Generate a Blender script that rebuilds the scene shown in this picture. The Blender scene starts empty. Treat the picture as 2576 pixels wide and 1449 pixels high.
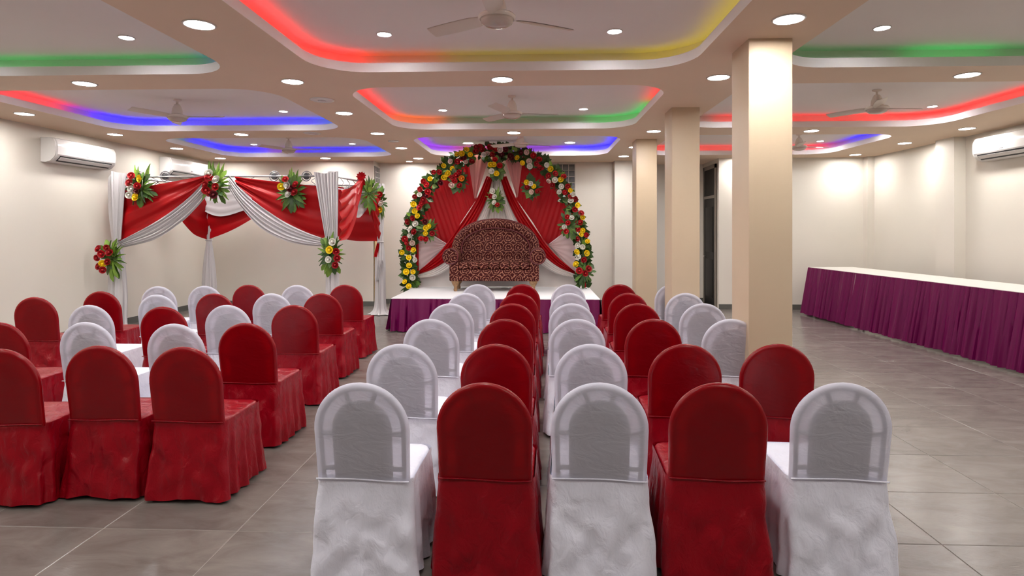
import bpy, bmesh, math, random
from mathutils import Vector, Matrix, noise as mnoise

# ------------------------------------------------------------------ camera, world, exposure
SC = bpy.context.scene
COL = SC.collection
FPX, VPX, VPY, CAMH = 1500.0, 1346.0, 578.0, 1.62      # focal length in px, vanishing point of the hall, eye height
TH = math.atan((VPX - 1288.0) / FPX)
cam_d = bpy.data.cameras.new('camera')
cam = bpy.data.objects.new('camera', cam_d); COL.objects.link(cam)
cam_d.sensor_fit = 'HORIZONTAL'; cam_d.sensor_width = 36.0
cam_d.lens = 36.0 * FPX / 2576.0
cam_d.shift_x = 0.0
cam_d.shift_y = -(724.5 - VPY) / 2576.0
cam_d.clip_start = 0.05; cam_d.clip_end = 100
cam.location = (0, 0, CAMH)
cam.rotation_euler = (math.pi / 2, 0, TH)
SC.camera = cam

world = bpy.data.worlds.new('world'); SC.world = world
world.use_nodes = True
world.node_tree.nodes['Background'].inputs[0].default_value = (0.9, 0.93, 1.0, 1)
world.node_tree.nodes['Background'].inputs[1].default_value = 0.02
SC.view_settings.view_transform = 'Standard'
SC.view_settings.look = 'None'
SC.view_settings.gamma = 1.0
SC.view_settings.use_curve_mapping = False
SC.view_settings.exposure = 0.10
SC.cycles.max_bounces = 7
SC.cycles.diffuse_bounces = 4
SC.cycles.glossy_bounces = 2
SC.cycles.transmission_bounces = 3
SC.cycles.transparent_max_bounces = 10
SC.cycles.use_light_tree = False
SC.cycles.sample_clamp_indirect = 8.0
LIGHT_LOW, LIGHT_UP, LED_GAIN = 190.0, 165.0, 0.30

R = random.Random(7)
HC, HU = 3.08, 3.27           # lower and upper ceiling height
XL, XR = -7.0, 6.75           # side walls
YN = -2.6                     # wall behind the camera
YBL, YBC, YBR, YAL = 12.5, 12.95, 12.3, 13.45   # back walls: left, centre, right, alcove

# ------------------------------------------------------------------ pixel -> world measuring helpers
_s, _c = math.sin(TH), math.cos(TH)
def ray(px, py):
    u = (px - 1288.0) / FPX
    return Vector((u * _c - _s, u * _s + _c, (VPY - py) / FPX))
def atY(px, py, Y):
    r = ray(px, py); t = Y / r.y
    return Vector((r.x * t, Y, CAMH + r.z * t))
def atZ(px, py, Z):
    r = ray(px, py); t = (Z - CAMH) / r.z
    return Vector((r.x * t, r.y * t, Z))
def atP(px, py, P0, P1):
    """point on the vertical plane through plan points P0, P1"""
    r = ray(px, py)
    nx, ny = -(P1[1] - P0[1]), (P1[0] - P0[0])
    t = (P0[0] * nx + P0[1] * ny) / (r.x * nx + r.y * ny)
    return Vector((r.x * t, r.y * t, CAMH + r.z * t))

# ------------------------------------------------------------------ materials
MATS = {}
def lin(c):
    return tuple(((x / 255) / 12.92 if x / 255 <= 0.04045 else ((x / 255 + 0.055) / 1.055) ** 2.4) for x in c)
def mat(name, col, rough=0.5, metal=0.0, spec=0.5, var=0.0, vscale=6.0, bump=0.0, bscale=40.0, bdist=0.002,
        sheen=0.0, coat=0.0, stretch=(1, 1, 1), detail=4.0, objvar=0.0):
    m = bpy.data.materials.new(name); m.use_nodes = True
    nt = m.node_tree; N = nt.nodes; L = nt.links
    b = N['Principled BSDF']
    b.inputs['Base Color'].default_value = (*col, 1)
    b.inputs['Roughness'].default_value = rough
    b.inputs['Metallic'].default_value = metal
    b.inputs['Specular IOR Level'].default_value = spec
    if sheen:
        b.inputs['Sheen Weight'].default_value = sheen
        b.inputs['Sheen Roughness'].default_value = 0.4
        b.inputs['Sheen Tint'].default_value = (*[min(1, x * 2 + 0.2) for x in col], 1)
    if coat:
        b.inputs['Coat Weight'].default_value = coat; b.inputs['Coat Roughness'].default_value = 0.15
    tc = N.new('ShaderNodeTexCoord'); mp = N.new('ShaderNodeMapping')
    mp.inputs['Scale'].default_value = stretch
    L.new(tc.outputs['Object'], mp.inputs['Vector'])
    src = None
    if var:
        n = N.new('ShaderNodeTexNoise'); n.inputs['Scale'].default_value = vscale; n.inputs['Detail'].default_value = detail
        L.new(mp.outputs[0], n.inputs['Vector'])
        r = N.new('ShaderNodeValToRGB')
        r.color_ramp.elements[0].position = 0.3; r.color_ramp.elements[1].position = 0.7
        r.color_ramp.elements[0].color = (*[x * (1 - var) for x in col], 1)
        r.color_ramp.elements[1].color = (*[min(1, x * (1 + var)) for x in col], 1)
        L.new(n.outputs['Fac'], r.inputs[0]); src = r.outputs[0]
    if objvar:
        oi = N.new('ShaderNodeObjectInfo'); hs = N.new('ShaderNodeHueSaturation')
        mr = N.new('ShaderNodeMapRange'); mr.inputs['To Min'].default_value = 1 - objvar; mr.inputs['To Max'].default_value = 1 + objvar
        L.new(oi.outputs['Random'], mr.inputs['Value']); L.new(mr.outputs[0], hs.inputs['Value'])
        if src: L.new(src, hs.inputs['Color'])
        else: hs.inputs['Color'].default_value = (*col, 1)
        src = hs.outputs[0]
    if src: L.new(src, b.inputs['Base Color'])
    if bump:
        n2 = N.new('ShaderNodeTexNoise'); n2.inputs['Scale'].default_value = bscale; n2.inputs['Detail'].default_value = 5
        n2.inputs['Distortion'].default_value = 1.2
        L.new(mp.outputs[0], n2.inputs['Vector'])
        bp = N.new('ShaderNodeBump'); bp.inputs['Strength'].default_value = bump; bp.inputs['Distance'].default_value = bdist
        L.new(n2.outputs['Fac'], bp.inputs['Height']); L.new(bp.outputs[0], b.inputs['Normal'])
    MATS[name] = m
    return m
def sheer(name, col, rough, transl, transp, tint, bump=0.25, bscale=9.0, bdist=0.01, sheen=0.2, spec=0.5):
    """thin cloth: principled + translucent + a share of see-through"""
    m = mat(name, col, rough, bump=bump, bscale=bscale, bdist=bdist, sheen=sheen, spec=spec, stretch=(1, 1, 2.2))
    nt = m.node_tree; N = nt.nodes; L = nt.links
    b = N['Principled BSDF']; out = N['Material Output']
    tr = N.new('ShaderNodeBsdfTranslucent'); tr.inputs[0].default_value = (*col, 1)
    tp = N.new('ShaderNodeBsdfTransparent'); tp.inputs[0].default_value = (*tint, 1)
    m1 = N.new('ShaderNodeMixShader'); m1.inputs[0].default_value = transl
    m2 = N.new('ShaderNodeMixShader'); m2.inputs[0].default_value = transp
    L.new(b.outputs[0], m1.inputs[1]); L.new(tr.outputs[0], m1.inputs[2])
    L.new(m1.outputs[0], m2.inputs[1]); L.new(tp.outputs[0], m2.inputs[2])
    L.new(m2.outputs[0], out.inputs['Surface'])
    return m
def emit(name, col, strength):
    m = bpy.data.materials.new(name); m.use_nodes = True
    nt = m.node_tree; nt.nodes.remove(nt.nodes['Principled BSDF'])
    e = nt.nodes.new('ShaderNodeEmission'); e.inputs[0].default_value = (*col, 1); e.inputs[1].default_value = strength
    nt.links.new(e.outputs[0], nt.nodes['Material Output'].inputs['Surface'])
    MATS[name] = m
    return m

WALL = mat('wall_paint', (0.69, 0.645, 0.575), 0.55, var=0.02, vscale=1.2, bump=0.05, bscale=60)
WALLC = mat('wall_paint_back', (0.70, 0.66, 0.605), 0.55, var=0.02, vscale=1.2, bump=0.05, bscale=60)
BACKWALL = mat('unseen_wall_dimming_brown', (0.30, 0.24, 0.19), 0.6, var=0.1, vscale=2)  # unseen wall, colour made dark to dim reflections and fill on chair backs
PEACH = mat('peach_paint', (0.64, 0.51, 0.36), 0.45, var=0.03, vscale=1.5, bump=0.05, bscale=60)
BEAM = mat('beam_paint', (0.84, 0.66, 0.50), 0.55, var=0.03, vscale=1.0)
CEILW = mat('ceiling_white', (0.92, 0.885, 0.86), 0.6, var=0.02, vscale=1.0)
FASC = mat('fascia_white', (0.84, 0.80, 0.76), 0.5)
SKIRTB = mat('baseboard_grey', (0.10, 0.10, 0.09), 0.35)
GROUT = mat('grout', (0.30, 0.265, 0.24), 0.8)
SILVER = mat('silver_metal', (0.62, 0.62, 0.64), 0.3, 0.85)
CHROME = mat('chrome', (0.75, 0.75, 0.76), 0.15, 1.0)
BLACK = mat('black_plastic', (0.012, 0.012, 0.014), 0.4)
PLASTIC = mat('white_plastic', (0.82, 0.81, 0.79), 0.25)
IVORY = mat('ivory_enamel', (0.80, 0.73, 0.64), 0.3, coat=0.3)
SATINW = mat('silver_white_satin', (0.56, 0.535, 0.545), 0.40, bump=0.15, bscale=14, bdist=0.006)
SATINR = mat('red_satin', (0.34, 0.0015, 0.004), 0.40, spec=0.2, bump=0.15, bscale=8, bdist=0.008)
PURPLE = mat('purple_satin', (0.125, 0.0004, 0.056), 0.40, spec=0.22, bump=0.1, bscale=20)
TABLEW = mat('table_cloth_white', (0.62, 0.60, 0.56), 0.6, bump=0.1, bscale=18)
STAGEW = mat('stage_cloth_white', (0.78, 0.78, 0.80), 0.5, bump=0.1, bscale=18)
DOORM = mat('dark_door', (0.008, 0.007, 0.007), 0.45, spec=0.2, var=0.3, vscale=8)
FRAMEM = mat('door_frame_paint', (0.20, 0.175, 0.15), 0.5)
WOOD = mat('carved_wood', (0.30, 0.17, 0.08), 0.45, var=0.3, vscale=20, bump=0.3, bscale=50)
WOODY = mat('tan_wood', (0.60, 0.42, 0.22), 0.5, var=0.1, vscale=10)
GLASSB = mat('glass_block', (0.10, 0.115, 0.12), 0.08, spec=0.8, var=0.4, vscale=7)
BACKW = mat('backdrop_white', (0.74, 0.69, 0.66), 0.55, bump=0.1, bscale=15)
BACKP = mat('backdrop_pink_white', (0.70, 0.53, 0.53), 0.5, bump=0.12, bscale=15)
BACKT = mat('backdrop_pink', (0.55, 0.19, 0.18), 0.40, bump=0.1, bscale=12)
REDSH = sheer('red_sheer', (0.36, 0.003, 0.008), 0.45, 0.2, 0.05, (0.9, 0.12, 0.12), bump=0.1, bscale=10, sheen=0, spec=0.2)
COVW = sheer('white_cover', (0.80, 0.805, 0.915), 0.40, 0.30, 0.33, (0.97, 0.96, 0.98), bump=0.5, bscale=6, bdist=0.02, sheen=0)
COVR = sheer('red_cover', (0.32, 0.0003, 0.006), 0.26, 0.30, 0.17, (0.90, 0.01, 0.03), bump=0.5, bscale=6, bdist=0.012, sheen=0, spec=0.5)
def skirt_mat(name, col, rough, spec):
    m = mat(name, col, rough, spec=spec)
    nt = m.node_tree; N = nt.nodes; L = nt.links; b = N['Principled BSDF']
    tc = N.new('ShaderNodeTexCoord'); oi = N.new('ShaderNodeObjectInfo'); cb = N.new('ShaderNodeVectorMath'); cb.operation = 'ADD'
    L.new(tc.outputs['Object'], cb.inputs[0]); L.new(oi.outputs['Location'], cb.inputs[1])
    n = N.new('ShaderNodeTexNoise'); n.noise_type = 'RIDGED_MULTIFRACTAL'; n.inputs['Scale'].default_value = 3.6; n.inputs['Detail'].default_value = 2.0
    n.inputs['Distortion'].default_value = 0.25; n.inputs['Roughness'].default_value = 0.4
    n2 = N.new('ShaderNodeTexNoise'); n2.inputs['Scale'].default_value = 13; n2.inputs['Detail'].default_value = 4; n2.inputs['Distortion'].default_value = 0.5
    mp2 = N.new('ShaderNodeMapping'); mp2.inputs['Scale'].default_value = (1.3, 1.3, 0.9)
    L.new(cb.outputs[0], mp2.inputs[0])
    L.new(mp2.outputs[0], n.inputs['Vector']); L.new(mp2.outputs[0], n2.inputs['Vector'])
    b1 = N.new('ShaderNodeBump'); b1.inputs['Strength'].default_value = 0.7; b1.inputs['Distance'].default_value = 0.02
    b2 = N.new('ShaderNodeBump'); b2.inputs['Strength'].default_value = 0.75; b2.inputs['Distance'].default_value = 0.02
    L.new(n.outputs['Fac'], b1.inputs['Height']); L.new(n2.outputs['Fac'], b2.inputs['Height'])
    L.new(b1.outputs[0], b2.inputs['Normal']); L.new(b2.outputs[0], b.inputs['Normal'])
    return m
SKW = skirt_mat('white_cover_skirt', (0.80, 0.805, 0.915), 0.36, 0.5)
SKR = skirt_mat('red_cover_skirt', (0.25, 0.0003, 0.007), 0.30, 0.28)
CHPW = mat('chair_shell_grey', (0.22, 0.19, 0.18), 0.5)
CHPR = mat('chair_shell_brown', (0.03, 0.02, 0.02), 0.5)
STEM = mat('stem_green', (0.04, 0.09, 0.015), 0.6)
LEAFS = [mat('leaf_dark', (0.032, 0.085, 0.012), 0.45, var=0.35, vscale=8, objvar=0.35),
         mat('leaf_mid', (0.070, 0.150, 0.018), 0.45, var=0.3, vscale=8, objvar=0.35),
         mat('leaf_light', (0.150, 0.270, 0.030), 0.45, var=0.25, vscale=8, objvar=0.3)]
ROSEM = {'R': mat('rose_red', (0.42, 0.006, 0.012), 0.55, objvar=0.25), 'D': mat('rose_dark_red', (0.12, 0.004, 0.010), 0.55),
         'Y': mat('rose_yellow', (0.92, 0.68, 0.010), 0.55, objvar=0.1), 'W': mat('rose_white', (0.80, 0.78, 0.70), 0.55, objvar=0.05),
         'P': mat('rose_blush', (0.78, 0.60, 0.52), 0.55, objvar=0.05), 'O': mat('rose_orange', (0.85, 0.28, 0.02), 0.55)}
LENS_LOW = emit('downlight_lens', (1.0, 0.962, 0.915), LIGHT_LOW)
LENS_UP = emit('downlight_lens_cool', (0.95, 0.96, 1.0), LIGHT_UP)

def tile_mat():
    m = mat('floor_tile', (0.2, 0.17, 0.15), 0.24)
    nt = m.node_tree; N = nt.nodes; L = nt.links; b = N['Principled BSDF']
    ge = N.new('ShaderNodeNewGeometry'); oi = N.new('ShaderNodeObjectInfo')
    mp = N.new('ShaderNodeMapping'); mp.inputs['Scale'].default_value = (1.0, 2.3, 1)
    mp.inputs['Rotation'].default_value = (0, 0, 0.5)
    add = N.new('ShaderNodeVectorMath'); add.operation = 'ADD'
    sc = N.new('ShaderNodeVectorMath'); sc.operation = 'SCALE'; sc.inputs['Scale'].default_value = 13.0
    cmb = N.new('ShaderNodeCombineXYZ')
    L.new(oi.outputs['Random'], cmb.inputs[2]); L.new(cmb.outputs[0], sc.inputs[0])
    L.new(ge.outputs['Position'], add.inputs[0]); L.new(sc.outputs[0], add.inputs[1]); L.new(add.outputs[0], mp.inputs[0])
    n = N.new('ShaderNodeTexNoise'); n.inputs['Scale'].default_value = 2.6; n.inputs['Detail'].default_value = 9; n.inputs['Roughness'].default_value = 0.62
    n.inputs['Distortion'].default_value = 0.7
    L.new(mp.outputs[0], n.inputs['Vector'])
    r = N.new('ShaderNodeValToRGB')
    r.color_ramp.elements[0].position = 0.30; r.color_ramp.elements[1].position = 0.72
    r.color_ramp.elements[0].color = (0.118, 0.100, 0.090, 1); r.color_ramp.elements[1].color = (0.195, 0.170, 0.154, 1)
    L.new(n.outputs['Fac'], r.inputs[0])
    hs = N.new('ShaderNodeHueSaturation'); mr = N.new('ShaderNodeMapRange')
    mr.inputs['To Min'].default_value = 0.93; mr.inputs['To Max'].default_value = 1.07
    L.new(oi.outputs['Random'], mr.inputs[0]); L.new(mr.outputs[0], hs.inputs['Value']); L.new(r.outputs[0], hs.inputs['Color'])
    L.new(hs.outputs[0], b.inputs['Base Color'])
    n2 = N.new('ShaderNodeTexNoise'); n2.inputs['Scale'].default_value = 16; n2.inputs['Detail'].default_value = 6; n2.inputs['Distortion'].default_value = 1.5
    L.new(mp.outputs[0], n2.inputs['Vector'])
    bp = N.new('ShaderNodeBump'); bp.inputs['Strength'].default_value = 0.22; bp.inputs['Distance'].default_value = 0.004
    L.new(n2.outputs['Fac'], bp.inputs['Height']); L.new(bp.outputs[0], b.inputs['Normal'])
    b.inputs['Specular IOR Level'].default_value = 0.45
    return m
TILE = tile_mat()

def damask():
    m = mat('damask_upholstery', (0.09, 0.012, 0.012), 0.6, spec=0.15)
    nt = m.node_tree; N = nt.nodes; L = nt.links; b = N['Principled BSDF']
    tc = N.new('ShaderNodeTexCoord'); sp = N.new('ShaderNodeSeparateXYZ')
    ns = N.new('ShaderNodeTexNoise'); ns.inputs['Scale'].default_value = 22; ns.inputs['Detail'].default_value = 2
    L.new(tc.outputs['Object'], ns.inputs['Vector'])
    wob = N.new('ShaderNodeVectorMath'); wob.operation = 'MULTIPLY_ADD'
    wob.inputs[1].default_value = (0.055, 0.055, 0.055)
    L.new(ns.outputs['Color'], wob.inputs[0]); L.new(tc.outputs['Object'], wob.inputs[2])
    L.new(wob.outputs[0], sp.inputs[0])
    def mth(op, a, bb=None):
        k = N.new('ShaderNodeMath'); k.operation = op
        for i, v in enumerate((a, bb)):
            if v is None: continue
            if isinstance(v, (int, float)): k.inputs[i].default_value = v
            else: L.new(v, k.inputs[i])
        return k.outputs[0]
    P = 0.185
    u = mth('DIVIDE', sp.outputs['X'], P)
    zz = mth('ADD', sp.outputs['Z'], mth('MULTIPLY', sp.outputs['Y'], 0.8))
    v = mth('DIVIDE', zz, P)
    fu = mth('SUBTRACT', mth('FRACT', u), 0.5); fv = mth('SUBTRACT', mth('FRACT', v), 0.5)
    rr = mth('SQRT', mth('ADD', mth('MULTIPLY', fu, fu), mth('MULTIPLY', fv, fv)))
    ang = mth('ARCTAN2', fv, fu)
    rw = mth('ADD', rr, mth('MULTIPLY', mth('SINE', mth('MULTIPLY', ang, 6.0)), 0.028))
    rings = mth('SINE', mth('MULTIPLY', rw, 27.0))
    fu2 = mth('SUBTRACT', mth('FRACT', mth('ADD', u, 0.5)), 0.5); fv2 = mth('SUBTRACT', mth('FRACT', mth('ADD', v, 0.5)), 0.5)
    d2 = mth('ADD', mth('ABSOLUTE', fu2), mth('ABSOLUTE', fv2))
    mask = mth('GREATER_THAN', d2, 0.17)
    ln = N.new('ShaderNodeMapRange'); ln.inputs['From Min'].default_value = 0.45; ln.inputs['From Max'].default_value = 0.9
    L.new(rings, ln.inputs['Value'])
    fac = mth('MULTIPLY', ln.outputs[0], mask)
    n3 = N.new('ShaderNodeTexNoise'); n3.inputs['Scale'].default_value = 60
    L.new(tc.outputs['Object'], n3.inputs['Vector'])
    fac2 = mth('MULTIPLY', fac, mth('ADD', n3.outputs['Fac'], 0.25))
    mx = N.new('ShaderNodeMix'); mx.data_type = 'RGBA'
    mx.inputs[6].default_value = (0.045, 0.004, 0.004, 1); mx.inputs[7].default_value = (0.44, 0.20, 0.135, 1)
    L.new(fac2, mx.inputs[0]); L.new(mx.outputs[2], b.inputs['Base Color'])
    bp = N.new('ShaderNodeBump'); bp.inputs['Strength'].default_value = 0.4; bp.inputs['Distance'].default_value = 0.006
    L.new(fac, bp.inputs['Height']); L.new(bp.outputs[0], b.inputs['Normal'])
    return m
DAMASK = damask()

# ------------------------------------------------------------------ mesh helpers
class MB:
    def __init__(s): s.v = []; s.f = []
    def add(s, vs, fs):
        o = len(s.v); s.v += [tuple(p) for p in vs]; s.f += [tuple(i + o for i in f) for f in fs]; return s
    def box(s, a, b, bev=0.0, M=None):
        (x0, y0, z0), (x1, y1, z1) = a, b
        if bev:
            bm = bmesh.new(); bmesh.ops.create_cube(bm, size=1)
            for v in bm.verts: v.co = Vector(((x0 + x1) / 2 + v.co.x * (x1 - x0), (y0 + y1) / 2 + v.co.y * (y1 - y0), (z0 + z1) / 2 + v.co.z * (z1 - z0)))
            bmesh.ops.bevel(bm, geom=bm.edges[:], offset=bev, segments=3, profile=0.5, affect='EDGES')
            vs = [v.co.copy() for v in bm.verts]; bm.verts.index_update()
            fs = [tuple(v.index for v in f.verts) for f in bm.faces]; bm.free()
        else:
            vs = [Vector(p) for p in ((x0, y0, z0), (x1, y0, z0), (x1, y1, z0), (x0, y1, z0), (x0, y0, z1), (x1, y0, z1), (x1, y1, z1), (x0, y1, z1))]
            fs = [(3, 2, 1, 0), (4, 5, 6, 7), (0, 1, 5, 4), (1, 2, 6, 5), (2, 3, 7, 6), (3, 0, 4, 7)]
        if M: vs = [M @ v for v in vs]
        return s.add(vs, fs)
    def tube(s, pts, r, n=8, cap=True):
        pts = [Vector(p) for p in pts]; rings = []
        for i, p in enumerate(pts):
            d = (pts[min(i + 1, len(pts) - 1)] - pts[max(i - 1, 0)]).normalized()
            a = d.cross(Vector((0, 0, 1)))
            if a.length < 1e-3: a = d.cross(Vector((0, 1, 0)))
            a.normalize(); b = d.cross(a)
            rad = r[i] if isinstance(r, (list, tuple)) else r
            rings.append([p + a * rad * math.cos(2 * math.pi * k / n) + b * rad * math.sin(2 * math.pi * k / n) for k in range(n)])
        vs = [q for g in rings for q in g]; fs = []
        for i in range(len(pts) - 1):
            for k in range(n): fs.append((i * n + k, i * n + (k + 1) % n, (i + 1) * n + (k + 1) % n, (i + 1) * n + k))
        if cap: fs += [tuple(range(n - 1, -1, -1)), tuple((len(pts) - 1) * n + k for k in range(n))]
        return s.add(vs, fs)
    def lathe(s, prof, c=(0, 0, 0), n=24):
        vs = []; fs = []; m = len(prof)
        for r, z in prof:
            for k in range(n):
                a = 2 * math.pi * k / n; vs.append((c[0] + r * math.cos(a), c[1] + r * math.sin(a), c[2] + z))
        for i in range(m - 1):
            for k in range(n): fs.append((i * n + k, i * n + (k + 1) % n, (i + 1) * n + (k + 1) % n, (i + 1) * n + k))
        if prof[0][0] > 1e-5: fs.append(tuple(range(n - 1, -1, -1)))
        if prof[-1][0] > 1e-5: fs.append(tuple((m - 1) * n + k for k in range(n)))
        return s.add(vs, fs)
    def grid(s, fn, nu, nv, closed_u=False):
        vs = []; fs = []; w = nu if closed_u else nu + 1
        for j in range(nv + 1):
            for i in range(w): vs.append(fn(i / nu, j / nv))
        for j in range(nv):
            for i in range(nu):
                i2 = (i + 1) % w
                fs.append((j * w + i, j * w + i2, (j + 1) * w + i2, (j + 1) * w + i))
        return s.add(vs, fs)
    def mesh(s, name, m, smooth=True, sharp=None):
        me = bpy.data.meshes.new(name)
        me.from_pydata(s.v, [], s.f)
        if m: me.materials.append(m)
        bm = bmesh.new(); bm.from_mesh(me)
        bmesh.ops.remove_doubles(bm, verts=bm.verts, dist=1e-6)
        bmesh.ops.recalc_face_normals(bm, faces=bm.faces)
        bm.to_mesh(me); bm.free()
        if smooth:
            me.polygons.foreach_set('use_smooth', [True] * len(me.polygons))
            if sharp: me.set_sharp_from_angle(angle=math.radians(sharp))
        me.update(); return me
    def obj(s, name, m, parent=None, smooth=True, sharp=35):
        return link(name, s.mesh(name, m, smooth, sharp), parent)
def link(name, me, parent=None, loc=None):
    o = bpy.data.objects.new(name, me); COL.objects.link(o)
    if loc is not None: o.location = loc
    if parent is not None:
        o.parent = parent
        if loc is None: o.matrix_parent_inverse = parent.matrix_basis.inverted() if parent.parent is None else Matrix()
    return o
def place(name, me, parent, M):
    """a part with its own world matrix M under an unrotated parent"""
    o = bpy.data.objects.new(name, me); COL.objects.link(o); o.parent = parent
    o.matrix_parent_inverse = parent.matrix_basis.inverted(); o.matrix_basis = M
    return o
def tag(o, label=None, cat=None, group=None, kind=None):
    if label: o['label'] = label
    if cat: o['category'] = cat
    if group: o['group'] = group
    if kind: o['kind'] = kind
    return o
def thing(name, loc, label, cat, group=None, rz=0.0):
    o = bpy.data.objects.new(name, None); COL.objects.link(o)
    o.location = loc; o.rotation_euler = (0, 0, rz); o.empty_display_size = 0.1
    return tag(o, label, cat, group)
def struct(name, mb, m, smooth=False, label=None, cat=None, parent=None):
    o = mb.obj(name, m, parent, smooth)
    if parent is None: tag(o, label, cat, kind='structure')
    return o
def resample(pts, n):
    """smooth Catmull-Rom resampling of a polyline by arc length"""
    P = [Vector(p) for p in pts]
    if len(P) > 2:
        Q = [P[0] * 2 - P[1]] + P + [P[-1] * 2 - P[-2]]; D = []
        for i in range(1, len(Q) - 2):
            for k in range(12):
                t = k / 12; a, b, c_, d = Q[i - 1], Q[i], Q[i + 1], Q[i + 2]
                D.append(0.5 * ((2 * b) + (c_ - a) * t + (2 * a - 5 * b + 4 * c_ - d) * t * t + (3 * b - a - 3 * c_ + d) * t ** 3))
        D.append(P[-1])
    else: D = P
    acc = [0.0]
    for a, b in zip(D, D[1:]): acc.append(acc[-1] + (b - a).length)
    out = []; j = 0
    for i in range(n + 1):
        t = acc[-1] * i / n
        while j < len(D) - 2 and acc[j + 1] < t: j += 1
        seg = acc[j + 1] - acc[j]
        out.append(D[j].lerp(D[j + 1], 0 if seg < 1e-9 else min(1, (t - acc[j]) / seg)))
    return out
def cloth(A, B, nu=24, nv=24, folds=6, amp=0.02, along='v', nrm=(0, -1, 0), ph=0.0, wob=0.6, ends=1.0, sag=0.0, sharpf=1.0, linear=False):
    """ruled cloth between edge curves A and B. along='v': folds run along the curves; 'u': folds run from A to B."""
    if linear:
        a = []; b = []
        for i in range(nu + 1): a.append(Vector(A[0]).lerp(Vector(A[-1]), i / nu)); b.append(Vector(B[0]).lerp(Vector(B[-1]), i / nu))
    else: a, b = resample(A, nu), resample(B, nu)
    nrm = Vector(nrm).normalized(); mb = MB()
    def fn(u, v):
        i = min(nu, int(round(u * nu))); p = a[i].lerp(b[i], v)
        if along == 'v':
            w = math.sin(2 * math.pi * (folds * v) + ph + wob * math.sin(u * 5 + ph))
            k = ends + (1 - ends) * math.sin(math.pi * min(1, max(0, u)))
            w2 = 0.35 * math.sin(2 * math.pi * folds * 2.3 * v + ph * 2 + u * 3)
        else:
            w = math.sin(2 * math.pi * (folds * u) + ph + wob * math.sin(v * 2.5 + ph + u * 7))
            k = 1 - (1 - ends) * (1 - v)
            w2 = 0.35 * math.sin(2 * math.pi * folds * 2.37 * u + ph * 2 + v * 1.5)
        w = math.copysign(abs(w) ** sharpf, w)
        return p + nrm * (amp * k * (w + w2) + sag * math.sin(math.pi * v))
    mb.grid(fn, nu, nv); return mb
def drape_tube(cx, cy, prof, folds=11, n=66, seed=0.0, amp=0.16):
    """cloth wrapped round a post: prof is a list of (z, rx, ry)"""
    mb = MB(); P = resample([(z, rx, ry) for z, rx, ry in prof], 40)
    def fn(u, v):
        q = P[min(40, int(round(v * 40)))]; a = 2 * math.pi * u
        k = 1 + amp * math.sin(folds * a + seed + 0.4 * math.sin(v * 9)) + amp * 0.5 * math.sin(folds * 1.7 * a + seed * 2 + v * 3)
        return (cx + q.y * k * math.cos(a), cy + q.z * k * math.sin(a), q.x)
    mb.grid(fn, n, 40, closed_u=True); return mb
ORD = ['first', 'second', 'third', 'fourth', 'fifth', 'sixth', 'seventh', 'eighth', 'ninth', 'tenth']

# ------------------------------------------------------------------ the room
floor = struct('floor', MB().box((XL, YN, -0.12), (XR, YAL, -0.0022)), GROUT)
TX, TY, TX0, TY0 = 0.738, 0.625, -1.60, 3.15
def tile_mb(x0, y0, x1, y1, z=0.0):
    e = 0.003
    vs = [(x0, y0, -0.012), (x1, y0, -0.012), (x1, y1, -0.012), (x0, y1, -0.012),
          (x0, y0, z - 0.0015), (x1, y0, z - 0.0015), (x1, y1, z - 0.0015), (x0, y1, z - 0.0015),
          (x0 + e, y0 + e, z), (x1 - e, y0 + e, z), (x1 - e, y1 - e, z), (x0 + e, y1 - e, z)]
    fs = [(0, 1, 5, 4), (1, 2, 6, 5), (2, 3, 7, 6), (3, 0, 4, 7), (4, 5, 9, 8), (5, 6, 10, 9), (6, 7, 11, 10), (7, 4, 8, 11), (8, 9, 10, 11)]
    return vs, fs
g = 0.0016
full = MB().add(*tile_mb(-TX / 2 + g, -TY / 2 + g, TX / 2 - g, TY / 2 - g)).mesh('floor_tile', TILE, False)
cells = []
for i in range(-8, 13):
    for j in range(-10, 18):
        x0, y0 = TX0 + i * TX, TY0 + j * TY
        if x0 + TX < XL + 0.05 or x0 > XR - 0.05 or y0 + TY < YN + 0.05 or y0 > YAL: continue
        cx, cy = x0 + TX / 2, y0 + TY / 2
        r = Vector((cx * _c + cy * _s, -cx * _s + cy * _c))
        vis = r.y > 1.9 and abs(r.x / r.y) < 0.99 and cy < YBC
        whole = x0 > XL and x0 + TX < XR and y0 > YN and y0 + TY < YBL
        cells.append(((0 if vis and whole else 1), r.y, x0, y0, cx, cy))
cells.sort()
rest = MB()
for k, (bad, _d, x0, y0, cx, cy) in enumerate(cells):
    if k < 296 and not bad:
        o = link('floor_tile', full, floor, (cx, cy, 0))
    else:
        xa, xb = max(x0, XL), min(x0 + TX, XR); ya, yb = max(y0, YN), min(y0 + TY, YAL)
        if xb - xa > 0.02 and yb - ya > 0.02: rest.add(*tile_mb(xa + g, ya + g, xb - g, yb - g))
tag(rest.obj('floor_tiles_edge', TILE, floor, False), kind='stuff')

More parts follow.
